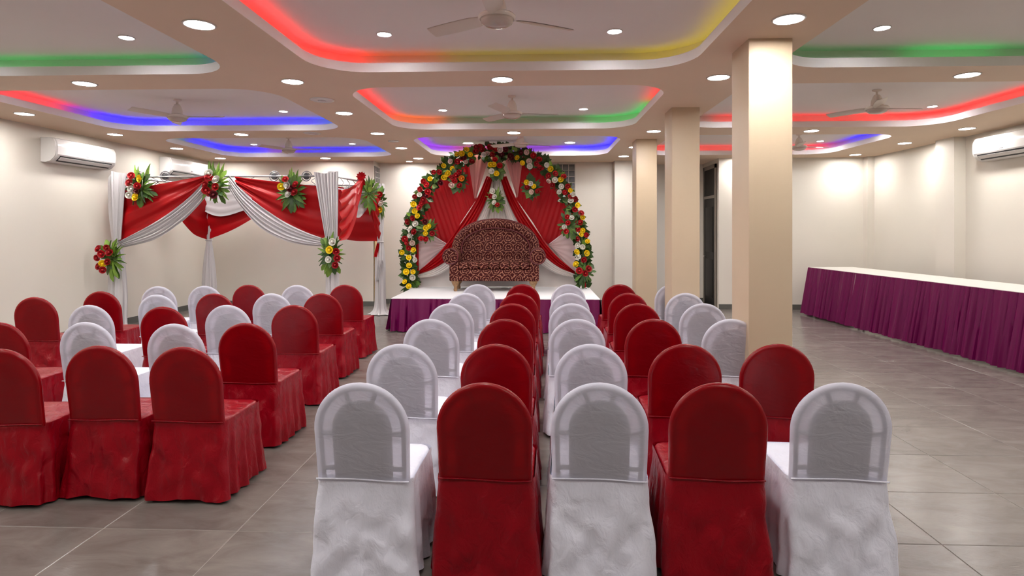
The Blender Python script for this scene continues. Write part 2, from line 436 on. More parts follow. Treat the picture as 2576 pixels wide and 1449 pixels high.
def wallbox(name, a, b, m, bev=0.0):
    return struct(name, MB().box(a, b, bev), m, smooth=bool(bev))
wallbox('wall_left', (XL - 0.2, YN, 0), (XL, YBL + 0.2, HU + 0.2), WALL)
wallbox('wall_right', (XR, YN, 0), (XR + 0.2, YBR + 0.2, HU + 0.2), WALL)
wallbox('wall_behind_camera', (XL, YN - 0.2, 0), (XR, YN, HU + 0.2), BACKWALL)
XJ = -3.42
wallbox('wall_back_left', (XL, YBL, 0), (XJ, YBL + 1.4, HU + 0.2), WALL)
wallbox('wall_back_centre', (XJ, YBC, 0), (2.05, YBC + 0.7, HU + 0.2), WALLC)
wallbox('wall_alcove', (2.05, YAL, 0), (3.74, YAL + 0.15, HU + 0.2), WALLC)
wallbox('wall_back_right', (3.74, YBR, 0), (XR, YBR + 1.3, HU + 0.2), WALL)
wallbox('pilaster_back', (1.68, YBC - 0.28, 0), (2.05, YBC, HC), WALLC)
wallbox('pilaster_corner', (XR - 0.13, YBR - 0.16, 0), (XR, YBR, HC), WALL)
wallbox('pilaster_right', (XR - 0.18, 9.62, 0), (XR, 10.05, HC), WALL)
for i, yy in enumerate((4.62, 7.18, 9.68)):
    wallbox('pillar', (1.63, yy, 0), (1.96, yy + 0.39, HC + 0.02), PEACH, 0.006)

def base(name, a, b):
    mb = MB().box(a, b); return struct(name, mb, SKIRTB)
bh = 0.105; bt = 0.014
base('baseboard_left', (XL, YN, 0), (XL + bt, YBL, bh))
base('baseboard_back_left', (XL, YBL - bt, 0), (XJ + bt, YBL, bh))
base('baseboard_jog', (XJ, YBL, 0), (XJ + bt, YBC, bh))
base('baseboard_back_centre', (XJ, YBC - bt, 0), (1.68, YBC, bh))
base('baseboard_alcove', (2.05, YAL - bt, 0), (3.74, YAL, bh))
base('baseboard_back_right', (3.74, YBR - bt, 0), (XR - 0.13, YBR, bh))
base('baseboard_right', (XR - bt, YN, 0), (XR, YBR, bh))

# --- ceiling with nine coved trays in view and a row behind the camera
COLS = [(-6.1, -2.76), (-1.99, 1.38), (2.12, 5.62)]
ROWS = [(-0.30, 2.28), (2.88, 5.47), (6.05, 8.64), (9.30, 11.77)]
def rrect(x0, x1, y0, y1, r, off=0.0, seg=9):
    """rounded rectangle, starting mid near-left corner: left side, far side, right side, near side"""
    pts = []
    for (cx, cy, a0) in ((x0 + r, y1 - r, 180), (x1 - r, y1 - r, 90), (x1 - r, y0 + r, 0), (x0 + r, y0 + r, -90)):
        for k in range(seg + 1):
            a = math.radians(a0 - 90 * k / seg)
            pts.append((cx + (r + off) * math.cos(a), cy + (r + off) * math.sin(a)))
    h = seg // 2 + 1
    return pts[-h:] + pts[:-h]
bm = bmesh.new(); edges = []
def loop(pts, z):
    vs = [bm.verts.new((x, y, z)) for x, y in pts]
    for a, b in zip(vs, vs[1:] + vs[:1]): edges.append(bm.edges.new((a, b)))
loop([(XL, YN), (XR, YN), (XR, YBR), (3.74, YBR), (3.74, YAL), (2.05, YAL), (2.05, YBC), (XJ, YBC), (XJ, YBL), (XL, YBL)], HC)
CR = 0.46
for c0 in COLS:
    for r0 in ROWS: loop(rrect(*c0, *r0, CR), HC)
bmesh.ops.triangle_fill(bm, use_beauty=True, use_dissolve=False, edges=edges)
for f in list(bm.faces):
    cx, cy, _z = f.calc_center_median()
    if any(c0[0] + .02 < cx < c0[1] - .02 and r0[0] + .02 < cy < r0[1] - .02 and
           min(cx - c0[0], c0[1] - cx) + min(cy - r0[0], r0[1] - cy) > CR * 0.62 for c0 in COLS for r0 in ROWS):
        bm.faces.remove(f)
me = bpy.data.meshes.new('ceiling'); bm.to_mesh(me); bm.free(); me.materials.append(BEAM)
ceil = link('ceiling', me); tag(ceil, kind='structure')
roof = struct('ceiling_slab', MB().box((XL - 0.2, YN - 0.2, HU + 0.02), (XR + 0.2, YAL + 0.2, HU + 0.2)), CEILW)

RED, GRN, BLU, YEL = (1, 0.012, 0.012), (0.01, 0.42, 0.07), (0.0, 0.0, 1.5), (0.40, 0.31, 0.008)
ORG, VIO, CYN, PNK = (1, 0.16, 0.01), (0.30, 0.01, 1.1), (0.01, 0.22, 0.9), (0.9, 0.04, 0.5)
DIM = (0.35, 0.35, 0.30)
# colour runs along the strip: t in 0..1 left side (near to far), 1..2 far side (left to right), 2..3 right side, 3..4 near side
LED = {
 (1, 1): [(0, 1.10, RED, 10), (1.10, 1.35, ORG, 2.2), (1.35, 1.85, YEL, 2.6), (1.85, 3.0, YEL, 5), (3, 4, RED, 5)],
 (1, 2): [(0, 0.93, RED, 7), (0.93, 1.18, ORG, 5), (1.18, 1.8, GRN, 0.9), (1.8, 2.35, GRN, 6), (2.35, 3.0, RED, 5), (3, 4, RED, 4)],
 (1, 3): [(0, 0.9, VIO, 5), (0.9, 1.1, VIO, 6), (1.1, 1.45, PNK, 3), (1.45, 1.75, VIO, 4), (1.75, 2.6, BLU, 9), (2.6, 3, CYN, 4), (3, 4, RED, 5)],
 (0, 1): [(0, 1, GRN, 3), (1, 1.45, GRN, 4), (1.45, 1.9, GRN, 3), (1.9, 2.1, CYN, 1.5), (2.1, 3, BLU, 2), (3, 4, GRN, 1.5)],
 (0, 2): [(0, 0.62, RED, 7), (0.62, 0.8, VIO, 3), (0.8, 1.2, BLU, 10), (1.2, 1.9, BLU, 5), (1.9, 2.15, CYN, 4), (2.15, 3, CYN, 1), (3, 4, BLU, 2)],
 (0, 3): [(0, 0.45, GRN, 2), (0.45, 0.85, BLU, 5), (0.85, 1.2, BLU, 10), (1.2, 1.4, VIO, 3), (1.4, 1.9, BLU, 5), (1.9, 2.2, CYN, 5), (2.2, 3, CYN, 1), (3, 4, BLU, 2)],
 (2, 1): [(0, 1.35, GRN, 1.2), (1.35, 1.6, GRN, 5), (1.6, 2.2, GRN, 1.8), (2.2, 3, GRN, 2), (3, 4, GRN, 1)],
 (2, 2): [(0, 1.12, DIM, 0.8), (1.12, 1.75, RED, 5), (1.75, 2.7, RED, 7), (2.7, 4, RED, 2)],
 (2, 3): [(0, 1.0, RED, 3), (1.0, 1.6, RED, 5), (1.6, 2.05, RED, 7), (2.05, 2.25, VIO, 2.5), (2.25, 3, BLU, 5), (3, 4, RED, 2)],
}
CNAME = {RED: 'red', GRN: 'green', BLU: 'blue', YEL: 'yellow', ORG: 'orange', VIO: 'violet', CYN: 'cyan', PNK: 'pink', DIM: 'white'}
CLAB = {(1, 1): 'red and yellow cove light in the middle ceiling tray nearest the camera',
        (1, 2): 'red and green cove light in the second middle ceiling tray',
        (1, 3): 'violet and blue cove light in the tray above the flower arch',
        (0, 1): 'green cove light in the left ceiling tray nearest the camera',
        (0, 2): 'red and blue cove light in the left tray above the first wall unit',
        (0, 3): 'blue cove light in the left tray above the draped pavilion',
        (2, 1): 'dim green cove light in the right ceiling tray nearest the camera',
        (2, 2): 'red cove light around the right ceiling tray with the fan',
        (2, 3): 'red and violet cove light in the far right ceiling tray'}
LEDM = {}
tn = 0
for ci, c0 in enumerate(COLS):
    for ri, r0 in enumerate(ROWS):
        tn += 1
        C0 = rrect(*c0, *r0, CR); C1 = rrect(*c0, *r0, CR, 0.014); C2 = rrect(*c0, *r0, CR, 0.14)
        n = len(C0); zl = HC + 0.085; zs = HC + 0.012
        mb = MB()
        lv = [[(x, y, HC) for x, y in C0], [(x, y, zl) for x, y in C0], [(x, y, zl) for x, y in C1], [(x, y, zs) for x, y in C1],
              [(x, y, zs) for x, y in C2], [(x, y, HU + 0.01) for x, y in C2]]
        vs = [p for l in lv for p in l]; fs = []
        for k in range(len(lv) - 1):
            for i in range(n): fs.append((k * n + i, k * n + (i + 1) % n, (k + 1) * n + (i + 1) % n, (k + 1) * n + i))
        mb.add(vs, fs)
        tr = struct('trim_%d' % tn, mb, FASC, smooth=True)
        mb = MB(); mb.add([(x, y, HU) for x, y in C2], [tuple(range(n))])
        up = mb.obj('tray_soffit', CEILW, tr, False)
        if (ci, ri) not in LED: continue
        root = thing('cove_light', ((c0[0] + c0[1]) / 2, (r0[0] + r0[1]) / 2, zs), CLAB[(ci, ri)], 'cove light', 'coloured cove lights of the ceiling trays')
        S0 = rrect(*c0, *r0, CR, 0.055, seg=9); S1 = rrect(*c0, *r0, CR, 0.085, seg=9)
        # densify and give each point its side coordinate t
        q = len(S0) // 4; dense = []
        for i in range(n):
            a0, b0, a1, b1 = S0[i], S0[(i + 1) % n], S1[i], S1[(i + 1) % n]
            L0 = math.hypot(b0[0] - a0[0], b0[1] - a0[1]); m_ = max(1, int(L0 / 0.16))
            for k in range(m_):
                f = k / m_
                dense.append(((a0[0] + (b0[0] - a0[0]) * f, a0[1] + (b0[1] - a0[1]) * f), (a1[0] + (b1[0] - a1[0]) * f, a1[1] + (b1[1] - a1[1]) * f)))
        xm0, xm1, ym0, ym1 = c0[0] + CR / 2, c0[1] - CR / 2, r0[0] + CR / 2, r0[1] - CR / 2
        def tcoord(p):
            x, y = p
            fx = min(1, max(0, (x - c0[0]) / (c0[1] - c0[0]))); fy = min(1, max(0, (y - r0[0]) / (r0[1] - r0[0])))
            dl, dr, dn, df = x - c0[0], c0[1] - x, y - r0[0], r0[1] - y
            k = min(dl, dr, dn, df)
            return fy if k == dl else (1 + fx if k == df else (2 + 1 - fy if k == dr else 3 + 1 - fx))
        m_ = len(dense)
        for (t0, t1, colr, st) in LED[(ci, ri)]:
            mb = MB()
            for i in range(m_):
                p0, p1 = dense[i], dense[(i + 1) % m_]
                tm = tcoord(((p0[0][0] + p1[0][0]) / 2, (p0[0][1] + p1[0][1]) / 2))
                if t0 <= tm < t1:
                    z = HC + 0.045
                    mb.add([(*p0[0], z), (*p1[0], z), (*p1[1], z), (*p0[1], z), (*p0[0], z - .008), (*p1[0], z - .008), (*p1[1], z - .008), (*p0[1], z - .008)],
                           [(0, 1, 2, 3), (0, 4, 5, 1), (3, 2, 6, 7)])
            if not mb.v: continue
            key = (colr, st)
            if key not in LEDM: LEDM[key] = emit('led_%s_%s' % (CNAME[colr], str(st).replace('.', '_')), colr, st * 2.4 * LED_GAIN)
            tag(mb.obj('led_strip', LEDM[key], root, False), label='glowing %s strip' % CNAME[colr])

# --- doors and windows
dx = 3.74 - 0.012
door = thing('door_1', (dx, 12.78, 0), None, None); tag(door, kind='structure')
MB().box((dx - 0.03, 12.40, 0), (dx, 12.47, 2.98)).box((dx - 0.03, 13.22, 0), (dx, 13.29, 2.98)).box((dx - 0.03, 12.40, 2.9), (dx, 13.29, 2.98)).box((dx - 0.03, 12.47, 2.28), (dx, 13.22, 2.34)).obj('door_frame', FRAMEM, door, False)
lf = MB().box((dx - 0.02, 12.47, 0.01), (dx - 0.002, 13.22, 2.28)).obj('door_leaf', DOORM, door, False)
for z0, z1 in ((0.2, 1.0), (1.15, 2.1)): MB().box((dx - 0.027, 12.58, z0), (dx - 0.0205, 13.11, z1), 0.004).obj('door_panel', DOORM, lf)
MB().tube([(dx - 0.02, 13.12, 1.05), (dx - 0.07, 13.12, 1.05), (dx - 0.07, 13.02, 1.05)], 0.011).obj('door_handle', CHROME, lf)
MB().box((dx - 0.018, 12.47, 2.34), (dx - 0.004, 13.22, 2.9)).obj('transom_pane', DOORM, door, False)

w1 = thing('window_1', (0.65, YBC - 0.02, 2.4), None, None); tag(w1, kind='structure')
wx0, wx1 = atY(1352, 412, YBC).x, atY(1446, 412, YBC).x
wz1 = atY(1446, 413, YBC).z; nc, nr = 6, 7; cw = (wx1 - wx0) / nc; wz0 = wz1 - nr * cw
fm = MB()
for i in range(nc + 1): fm.box((wx0 + i * cw - 0.008, YBC - 0.03, wz0), (wx0 + i * cw + 0.008, YBC - 0.001, wz1))
for j in range(nr + 1): fm.box((wx0 - 0.008, YBC - 0.028, wz0 + j * cw - 0.008), (wx1 + 0.008, YBC - 0.001, wz0 + j * cw + 0.008))
fm.obj('window_frame', mat('mortar_grey', (0.42, 0.40, 0.38), 0.7), w1, False)
gb = MB().box((-cw / 2 + 0.009, -0.009, -cw / 2 + 0.009), (cw / 2 - 0.009, 0.009, cw / 2 - 0.009), 0.006).mesh('glass_block', GLASSB, True, 30)
for i in range(nc):
    for j in range(nr): place('glass_block', gb, w1, Matrix.Translation((wx0 + (i + .5) * cw, YBC - 0.012, wz0 + (j + .5) * cw)))
w2 = thing('window_2', (XJ + 0.02, 12.5, 2.5), None, None); tag(w2, kind='structure')
y0, y1 = 12.56, 12.9; z1 = 2.97; nc, nr = 3, 4; cw = (y1 - y0) / nc; z0 = z1 - nr * cw
fm = MB()
for i in range(nc + 1): fm.box((XJ + 0.001, y0 + i * cw - 0.008, z0), (XJ + 0.03, y0 + i * cw + 0.008, z1))
for j in range(nr + 1): fm.box((XJ + 0.001, y0 - 0.008, z0 + j * cw - 0.008), (XJ + 0.028, y1 + 0.008, z0 + j * cw + 0.008))
fm.obj('window_frame', MATS['mortar_grey'], w2, False)
gb = MB().box((-0.009, -cw / 2 + 0.009, -cw / 2 + 0.009), (0.009, cw / 2 - 0.009, cw / 2 - 0.009), 0.006).mesh('glass_block', GLASSB, True, 30)
for i in range(nc):
    for j in range(nr): place('glass_block', gb, w2, Matrix.Translation((XJ + 0.013, y0 + (i + .5) * cw, z0 + (j + .5) * cw)))
# tan timber strip on the jog
struct('trim_20', MB().box((XJ + 0.016, YBL + 0.02, 0.11), (XJ + 0.03, YBL + 0.28, 1.95)), WOODY)

# ------------------------------------------------------------------ ceiling fittings
def dl_meshes(r, lens):
    rim = MB().lathe([(r * 0.86, -0.001), (r * 0.88, -0.008), (r * 0.97, -0.007), (r, -0.001)], n=32).mesh('rim', PLASTIC)
    ln = MB().add([(r * 0.87 * math.cos(2 * math.pi * k / 24), r * 0.87 * math.sin(2 * math.pi * k / 24), -0.004) for k in range(24)], [tuple(range(23, -1, -1))]).mesh('lens', lens, False)
    return rim, ln
D_BIG = dl_meshes(0.112, LENS_LOW); D_SM = dl_meshes(0.066, LENS_UP); D_BIGU = dl_meshes(0.112, LENS_LOW); D_TINY = dl_meshes(0.075, LENS_LOW)
def downlight(x, y, z, ms, label, group):
    t = thing('ceiling_downlight', (x, y, z), label, 'downlight', group)
    link('rim', ms[0], t, (0, 0, 0)); tag(link('lens', ms[1], t, (0, 0, 0)), label='bright white lens')
YB = [4.15, 5.78, 7.37, 8.95, 10.55, 12.1]
G1 = 'round downlights in the lower ceiling'
def row(x, ys, text, back):
    for y in back: downlight(x, y, HC, D_BIG, 'round downlight in the beam outside the view behind the camera', 'downlights behind the camera')
    for i, y in enumerate(ys): downlight(x, y, HC, D_BIG, 'round downlight on the %s, %s from the camera' % (text, ORD[i]), G1)
row(-2.385, YB, 'beam left of the middle trays', [2.55, 0.95, -0.65])
row(1.755, [4.2, 5.78, 8.9, 10.6, 11.9], 'beam above the peach pillars', [0.95, -0.65])
row(-6.42, [7.26, 8.88, 10.45, 11.93], 'strip along the left wall', [5.65, 4.05, 2.45, 0.85, -0.75])
row(6.22, [8.84, 10.29, 11.84], 'strip along the right wall', [7.25, 5.65, 4.05, 2.45, 0.85, -0.75])
for y, nm in ((5.78, 'first'), (8.95, 'second')):
    for x, nx in ((-4.49, 'left'), (-0.32, 'middle'), (4.07, 'right')):
        downlight(x, y, HC, D_BIG, 'round downlight on the %s cross beam between the %s trays' % (nm, nx), G1)
for x in (-4.49, -0.32, 4.07): downlight(x, 2.58, HC, D_BIG, 'round downlight in the beam outside the view behind the camera', 'downlights behind the camera')
downlight(-4.27, 12.0, HC, D_BIG, 'round downlight in front of the left back wall', G1)
downlight(-2.68, 12.62, HC, D_TINY, 'smallest round downlight near the back wall left of the arch', G1)
downlight(4.2, 12.05, HC, D_BIG, 'round downlight in front of the right back wall behind the pillar', G1)
G2 = 'downlights inside the ceiling trays'
for ci, (xa, xb, nm) in enumerate(((-5.42, -3.5, 'left'), (-1.27, 0.66, 'middle'), (2.83, 5.3, 'right'))):
    for yy, ynear, rn in ((4.98, 3.35, 'nearest'), (8.17, 6.5, 'second'), (11.3, 9.75, 'far')):
        for x, sd in ((xa, 'left-hand'), (xb, 'right-hand')):
            big = nm == 'middle' and rn == 'far'
            downlight(x, yy, HU, D_BIGU if big else D_SM, '%s downlight at the back of the %s %s ceiling tray' % (sd, rn, nm), G2)
            if not (nm == 'middle' and rn == 'far'):
                downlight(x, ynear, HU, D_SM, '%s downlight at the front of the %s %s ceiling tray' % (sd, rn, nm), G2)
    for x in (xa, xb): downlight(x, 1.0, HU, D_SM, 'downlight in a ceiling tray outside the view', 'downlights behind the camera')

def vent_disc(px, py, r, label):
    p = atZ(px, py, HC)
    t = thing('ceiling_speaker', (p.x, p.y, HC), label, 'ceiling speaker')
    link('housing', MB().lathe([(0.0, -0.012), (r * 0.8, -0.012), (r, -0.004), (r, -0.0005)], n=28).mesh('housing', PLASTIC), t, (0, 0, 0))
    link('grille', MB().lathe([(0.0, -0.016), (r * 0.3, -0.0155), (r * 0.34, -0.0125)], n=20).mesh('grille', SILVER), t, (0, 0, 0))
vent_disc(810, 251, 0.135, 'flat round white ceiling disc left of the second middle tray')
vent_disc(785, 335, 0.13, 'flat round white ceiling disc on the cross beam left of the arch')
vent_disc(990, 355, 0.09, 'small flat round disc beside the tray above the arch')

def fan_meshes():
    rod = MB().lathe([(0.05, 0.0), (0.048, -0.012), (0.018, -0.022), (0.014, -0.025), (0.014, -0.09)], n=20).mesh('down_rod', IVORY)
    bell = MB().lathe([(0.016, -0.055), (0.03, -0.06), (0.045, -0.085), (0.058, -0.12), (0.064, -0.16), (0.062, -0.172), (0.066, -0.178), (0.066, -0.19)], n=24).mesh('canopy', IVORY)
    hub = MB().lathe([(0.06, -0.19), (0.115, -0.198), (0.128, -0.21), (0.128, -0.222), (0.12, -0.228), (0.118, -0.232)], n=32).mesh('motor_housing', IVORY)
    bowl = MB().lathe([(0.118, -0.23), (0.105, -0.255), (0.08, -0.272), (0.04, -0.281), (0.0, -0.283)], n=32).mesh('bottom_cap', mat('fan_cap', (0.55, 0.47, 0.40), 0.12, coat=0.6))
    bl = MB()
    def fn(u, v):
        x = 0.11 + u * 0.47; w = 0.05 + 0.012 * math.sin(u * 3)
        if u < 0.12: w = 0.022 + 0.03 * u / 0.12
        return (x, (v - 0.5) * 2 * w, -0.212 + (v - 0.5) * 0.03 - 0.004 * math.sin(math.pi * v))
    bl.grid(fn, 12, 3); bl.grid(lambda u, v: tuple(Vector(fn(u, v)) - Vector((0, 0, 0.004))), 12, 3)
    blade = bl.mesh('blade', IVORY)
    return rod, bell, hub, bowl, blade
FANM = fan_meshes()
def fan(px, Y, rot, label):
    p = atY(px, 200, Y)
    t = thing('ceiling_fan', (p.x, Y, HU), label, 'ceiling fan', 'ceiling fans')
    for nm, m_ in zip(('down_rod', 'canopy', 'motor_housing', 'bottom_cap'), FANM): link(nm, m_, t, (0, 0, 0))
    for k in range(3):
        o = link('blade', FANM[4], t, (0, 0, 0)); o.rotation_euler = (0, 0, rot + k * 2 * math.pi / 3)
fan(1250, 4.02, 0.5, 'ivory ceiling fan in the red and yellow lit tray, cut by the frame')
fan(1288, 7.35, 0.15, 'ivory ceiling fan in the red and green lit middle tray')
fan(446, 7.4, 0.05, 'ivory ceiling fan in the blue lit left tray near the wall unit')
fan(2206, 7.2, 0.1, 'ivory ceiling fan in the red lit right tray')
fan(726, 10.5, 0.0, 'ivory ceiling fan in the blue lit tray above the draped pavilion')
fan(1310, 9.95, 0.52, 'ivory ceiling fan right above the top of the flower arch')
fan(2010, 10.5, 0.2, 'ivory ceiling fan in the far right tray behind the pillar')

# ------------------------------------------------------------------ air conditioners
def ac(xw, ya, yb, zc, sgn, label):
    """split unit on a side wall at x=xw; sgn=+1 faces +x"""
    t = thing('air_conditioner', (xw, (ya + yb) / 2, zc - 0.17), label, 'air conditioner', 'wall air conditioners')
    X = lambda d: xw + sgn * (0.003 + d)
    prof = [(0, 0.185), (0.13, 0.185), (0.185, 0.168), (0.215, 0.11), (0.222, 0.02), (0.215, -0.06), (0.20, -0.095), (0.14, -0.15), (0.08, -0.168), (0, -0.165)]
    def extr(pr, y0, y1, nm, m_, bevel=0.0):
        mb = MB(); n = len(pr)
        vs = [(X(d), y0, zc + z) for d, z in pr] + [(X(d), y1, zc + z) for d, z in pr]
        fs = [(i, (i + 1) % n, n + (i + 1) % n, n + i) for i in range(n)] + [tuple(range(n)), tuple(range(2 * n - 1, n - 1, -1))]
        mb.add(vs, fs); return mb.obj(nm, m_, t, True, 30)
    extr(prof, ya + 0.02, yb - 0.02, 'body', PLASTIC)
    for y0, y1 in ((ya, ya + 0.02), (yb - 0.02, yb)): extr([(d * 0.985, z * 0.985) for d, z in prof], y0, y1, 'end_cap', PLASTIC)
    pf = [(0.19, 0.168), (0.221, 0.11), (0.230, 0.02), (0.224, -0.055), (0.21, -0.075), (0.205, -0.07), (0.21, 0.02), (0.2, 0.11), (0.175, 0.163)]
    fp = extr(pf, ya + 0.03, yb - 0.03, 'front_panel', mat('gloss_white', (0.85, 0.84, 0.83), 0.1, coat=0.5))
    extr([(0.2165, -0.074), (0.206, -0.10), (0.150, -0.152), (0.140, -0.140), (0.19, -0.08)], ya + 0.09, yb - 0.09, 'air_outlet', BLACK)
    lv = extr([(0.214, -0.096), (0.175, -0.136), (0.170, -0.130), (0.206, -0.092)], ya + 0.10, yb - 0.10, 'louvre', PLASTIC)
    ym = (ya + yb) / 2
    tag(MB().box((min(X(0.2265), X(0.232)), ym - 0.035, zc - 0.04), (max(X(0.2265), X(0.232)), ym + 0.035, zc - 0.022), 0.002).obj('badge', mat('badge_grey', (0.25, 0.25, 0.26), 0.3), t), label='small grey badge')
    MB().tube([(X(0.05), yb - 0.1, zc + 0.18), (X(0.05), yb - 0.1, zc + 0.2)], 0.012).obj('clip', BLACK, t)
ac(XL, 8.18, 9.40, 2.75, 1, 'white wall air conditioner on the left wall nearest the camera')
ac(XL, 10.85, 12.2, 2.80, 1, 'white wall air conditioner on the left wall behind the draped pavilion')
ac(XR, 8.05, 9.17, 2.80, -1, 'white wall air conditioner on the right wall')

# ------------------------------------------------------------------ banquet chairs
CH = 0.93; CW = 0.222; ZC = CH - CW; Z0 = 0.462
def lean(z): return -0.196 - (z - 0.46) * 0.135
def ring(i, nv=6, na=22):
    a = max(CW - i, 0.0); pts = []
    for k in range(nv):
        z = Z0 + (ZC - Z0) * k / nv; pts.append((-a * (1 - 0.025 * (1 - k / nv)), z))
    for k in range(na + 1):
        t = math.pi * (1 - k / na); pts.append((a * math.cos(t), ZC + a * math.sin(t)))
    for k in range(nv - 1, -1, -1):
        z = Z0 + (ZC - Z0) * k / nv; pts.append((a * (1 - 0.025 * (1 - k / nv)), z))
    return pts
def strips(prof, wr=0.0, seed=0.0):
    mb = MB(); rows_ = []
    for (i, dy) in prof:
        r_ = []
        for x, z in ring(i):
            w = 0
            if wr and i > 0.03: w = wr * (mnoise.noise(Vector((x * 7 + seed, z * 16, seed))) + 0.5 * mnoise.noise(Vector((x * 18, z * 40 + x * 25, seed))))
            r_.append((x, lean(z) + dy + w, z))
        rows_.append(r_)
    n = len(rows_[0])
    vs = [p for r_ in rows_ for p in r_]
    fs = [(j * n + k, j * n + k + 1, (j + 1) * n + k + 1, (j + 1) * n + k) for j in range(len(rows_) - 1) for k in range(n - 1)]
    return mb.add(vs, fs)
def rr_pt(t, hw, yb, yf, rad):
    """point at parameter t on a rounded rectangle (starts back-centre, runs to +x)"""
    L = [hw - rad, math.pi * rad / 2, (yf - yb) - 2 * rad, math.pi * rad / 2, 2 * (hw - rad), math.pi * rad / 2, (yf - yb) - 2 * rad, math.pi * rad / 2, hw - rad]
    s = (t % 1.0) * sum(L); k = 0
    while s > L[k] and k < 8: s -= L[k]; k += 1
    def arc(cx, cy, a0): a = a0 + s / rad; return (cx + rad * math.cos(a), cy + rad * math.sin(a)), (math.cos(a), math.sin(a))
    if k == 0: return (s, yb), (0, -1)
    if k == 1: return arc(hw - rad, yb + rad, -math.pi / 2)
    if k == 2: return (hw, yb + rad + s), (1, 0)
    if k == 3: return arc(hw - rad, yf - rad, 0)
    if k == 4: return (hw - rad - s, yf), (0, 1)
    if k == 5: return arc(-hw + rad, yf - rad, math.pi / 2)
    if k == 6: return (-hw, yf - rad - s), (-1, 0)
    if k == 7: return arc(-hw + rad, yb + rad, math.pi)
    return (-hw + rad + s, yb), (0, -1)
def chair_meshes(cov, skm, shell, seed):
    rd = 0.021
    rim = [(rd * (1 - math.cos(a)), rd * math.sin(a)) for a in [math.radians(x) for x in (90, 60, 30, 0, -30, -60, -90)]]
    ins = [0.03, 0.05, 0.07, 0.09, 0.12, 0.15, 0.18, 0.205, 0.222]
    prof = [(i, rd) for i in reversed(ins)] + rim + [(i, -rd) for i in ins]
    back = strips(prof, 0.0022, seed).mesh('backrest_cover', cov)
    # chair shell seen through the cloth: solid panel and frame with slots between, joined by spokes
    t = 0.006
    panel = strips([(0.222, t), (0.15, t), (0.10, t), (0.088, t), (0.082, 0), (0.088, -t), (0.10, -t), (0.15, -t), (0.222, -t)])
    frame = strips([(0.028, 0.012), (0.018, 0.0), (0.028, -0.012), (0.036, -0.010), (0.040, 0), (0.036, 0.010), (0.028, 0.012)])
    for ang in (68, 112):
        a = math.radians(ang); d = Vector((math.cos(a), 0, math.sin(a)))
        p0 = Vector((0, 0, ZC)) + d * (CW - 0.095); p1 = Vector((0, 0, ZC)) + d * (CW - 0.03)
        for p in (p0, p1): p.y = lean(p.z)
        frame.tube([p0, p1], 0.011, 6)
    for z in (ZC - 0.02, 0.52):
        for sx in (-1, 1): frame.tube([(sx * (CW - 0.09), lean(z), z), (sx * (CW - 0.035), lean(z), z)], 0.011, 6)
    # seat
    st = MB()
    def sfn(u, v):
        k = v
        if k < 0.62: sc_ = k / 0.62 * 0.93; z = 0.478
        else:
            a = (k - 0.62) / 0.38 * math.pi / 2; sc_ = 0.93 + 0.07 * math.sin(a); z = 0.478 - 0.028 * (1 - math.cos(a))
        (x, y), _n = rr_pt(u, 0.222, -0.205, 0.255, 0.06)
        cx, cy = 0.0, 0.03
        w = 0.0025 * mnoise.noise(Vector((x * sc_ * 9 + seed, y * sc_ * 9, 1)))
        return (cx + (x - cx) * sc_, cy + (y - cy) * sc_, z + w)
    st.grid(sfn, 48, 9, closed_u=True)
    seat = st.mesh('seat_cover', cov if False else skm)
    # skirt
    sk = MB(); NU, NV = 180, 26
    def kfn(u, v):
        z = 0.474 * (1 - v) + 0.016 * v
        e = v ** 0.85
        hw = 0.219 + 0.027 * e; yb = -0.206 - 0.052 * e; yf = 0.252 + 0.042 * e
        (x, y), (nx, ny) = rr_pt(u, hw, yb, yf, 0.045)
        side = abs(nx); bk = max(0, -ny)
        f = 0.0
        ph = u * 2 * math.pi
        f += (0.013 * side + 0.004 * bk + 0.008 * max(0, ny)) * e * (math.sin(ph * 17 + seed + 0.5 * math.sin(v * 4)) + 0.5 * math.sin(ph * 29 + seed * 1.7))
        f += 0.010 * e * bk * mnoise.noise(Vector((x * 5 + seed, z * 4 + abs(x) * 6, seed)))
        f += 0.005 * min(1, v * 4) * mnoise.noise(Vector((x * 14, y * 14 + seed, z * 11 - abs(x) * 10)))
        msk = 0.5 + 0.5 * mnoise.noise(Vector((x * 4 + seed * 3, y * 4, z * 4)))
        f += 0.009 * min(1, v * 3) * (bk + 0.5 * side) * msk * math.sin(34 * (abs(x - 0.03) * 0.9 - z * 0.55) + seed * 2 + 2 * mnoise.noise(Vector((x * 6, z * 6, seed))))
        f += 0.006 * min(1, v * 3) * bk * (1 - msk) * math.sin(40 * (abs(x + 0.02) * 0.7 + z * 0.8) + seed)
        tuck = 0.004 if v > 0.04 else 0.008
        zz = z + (0.010 * (1 - abs(x) / 0.27) * bk + 0.006 * math.sin(ph * 7 + seed)) * v ** 3
        return (x + nx * (f + tuck), y + ny * (f + tuck), zz)
    sk.grid(kfn, NU, NV, closed_u=True)
    skirt = sk.mesh('skirt', skm)
    leg = MB().tube([(0, 0, 0.0), (0, 0, 0.03)], 0.014, 10).tube([(0, 0, 0.03), (0, 0, 0.44)], 0.012, 8).mesh('leg', CHROME)
    seam = MB()
    def sm(u):
        x = (u - 0.5) * 2 * 0.216
        return (x, lean(0.474) - 0.026 - 0.002 * math.sin(u * 9 + seed), 0.474 + 0.003 * math.sin(u * 5 + seed))
    seam.tube([sm(k / 16) for k in range(17)], 0.0035, 6)
    return dict(backrest_cover=back, backrest_panel=panel.mesh('backrest_panel', shell), backrest_frame=frame.mesh('backrest_frame', shell),
                seat_cover=seat, skirt=skirt, seam=seam.mesh('seam', skm), leg=leg)
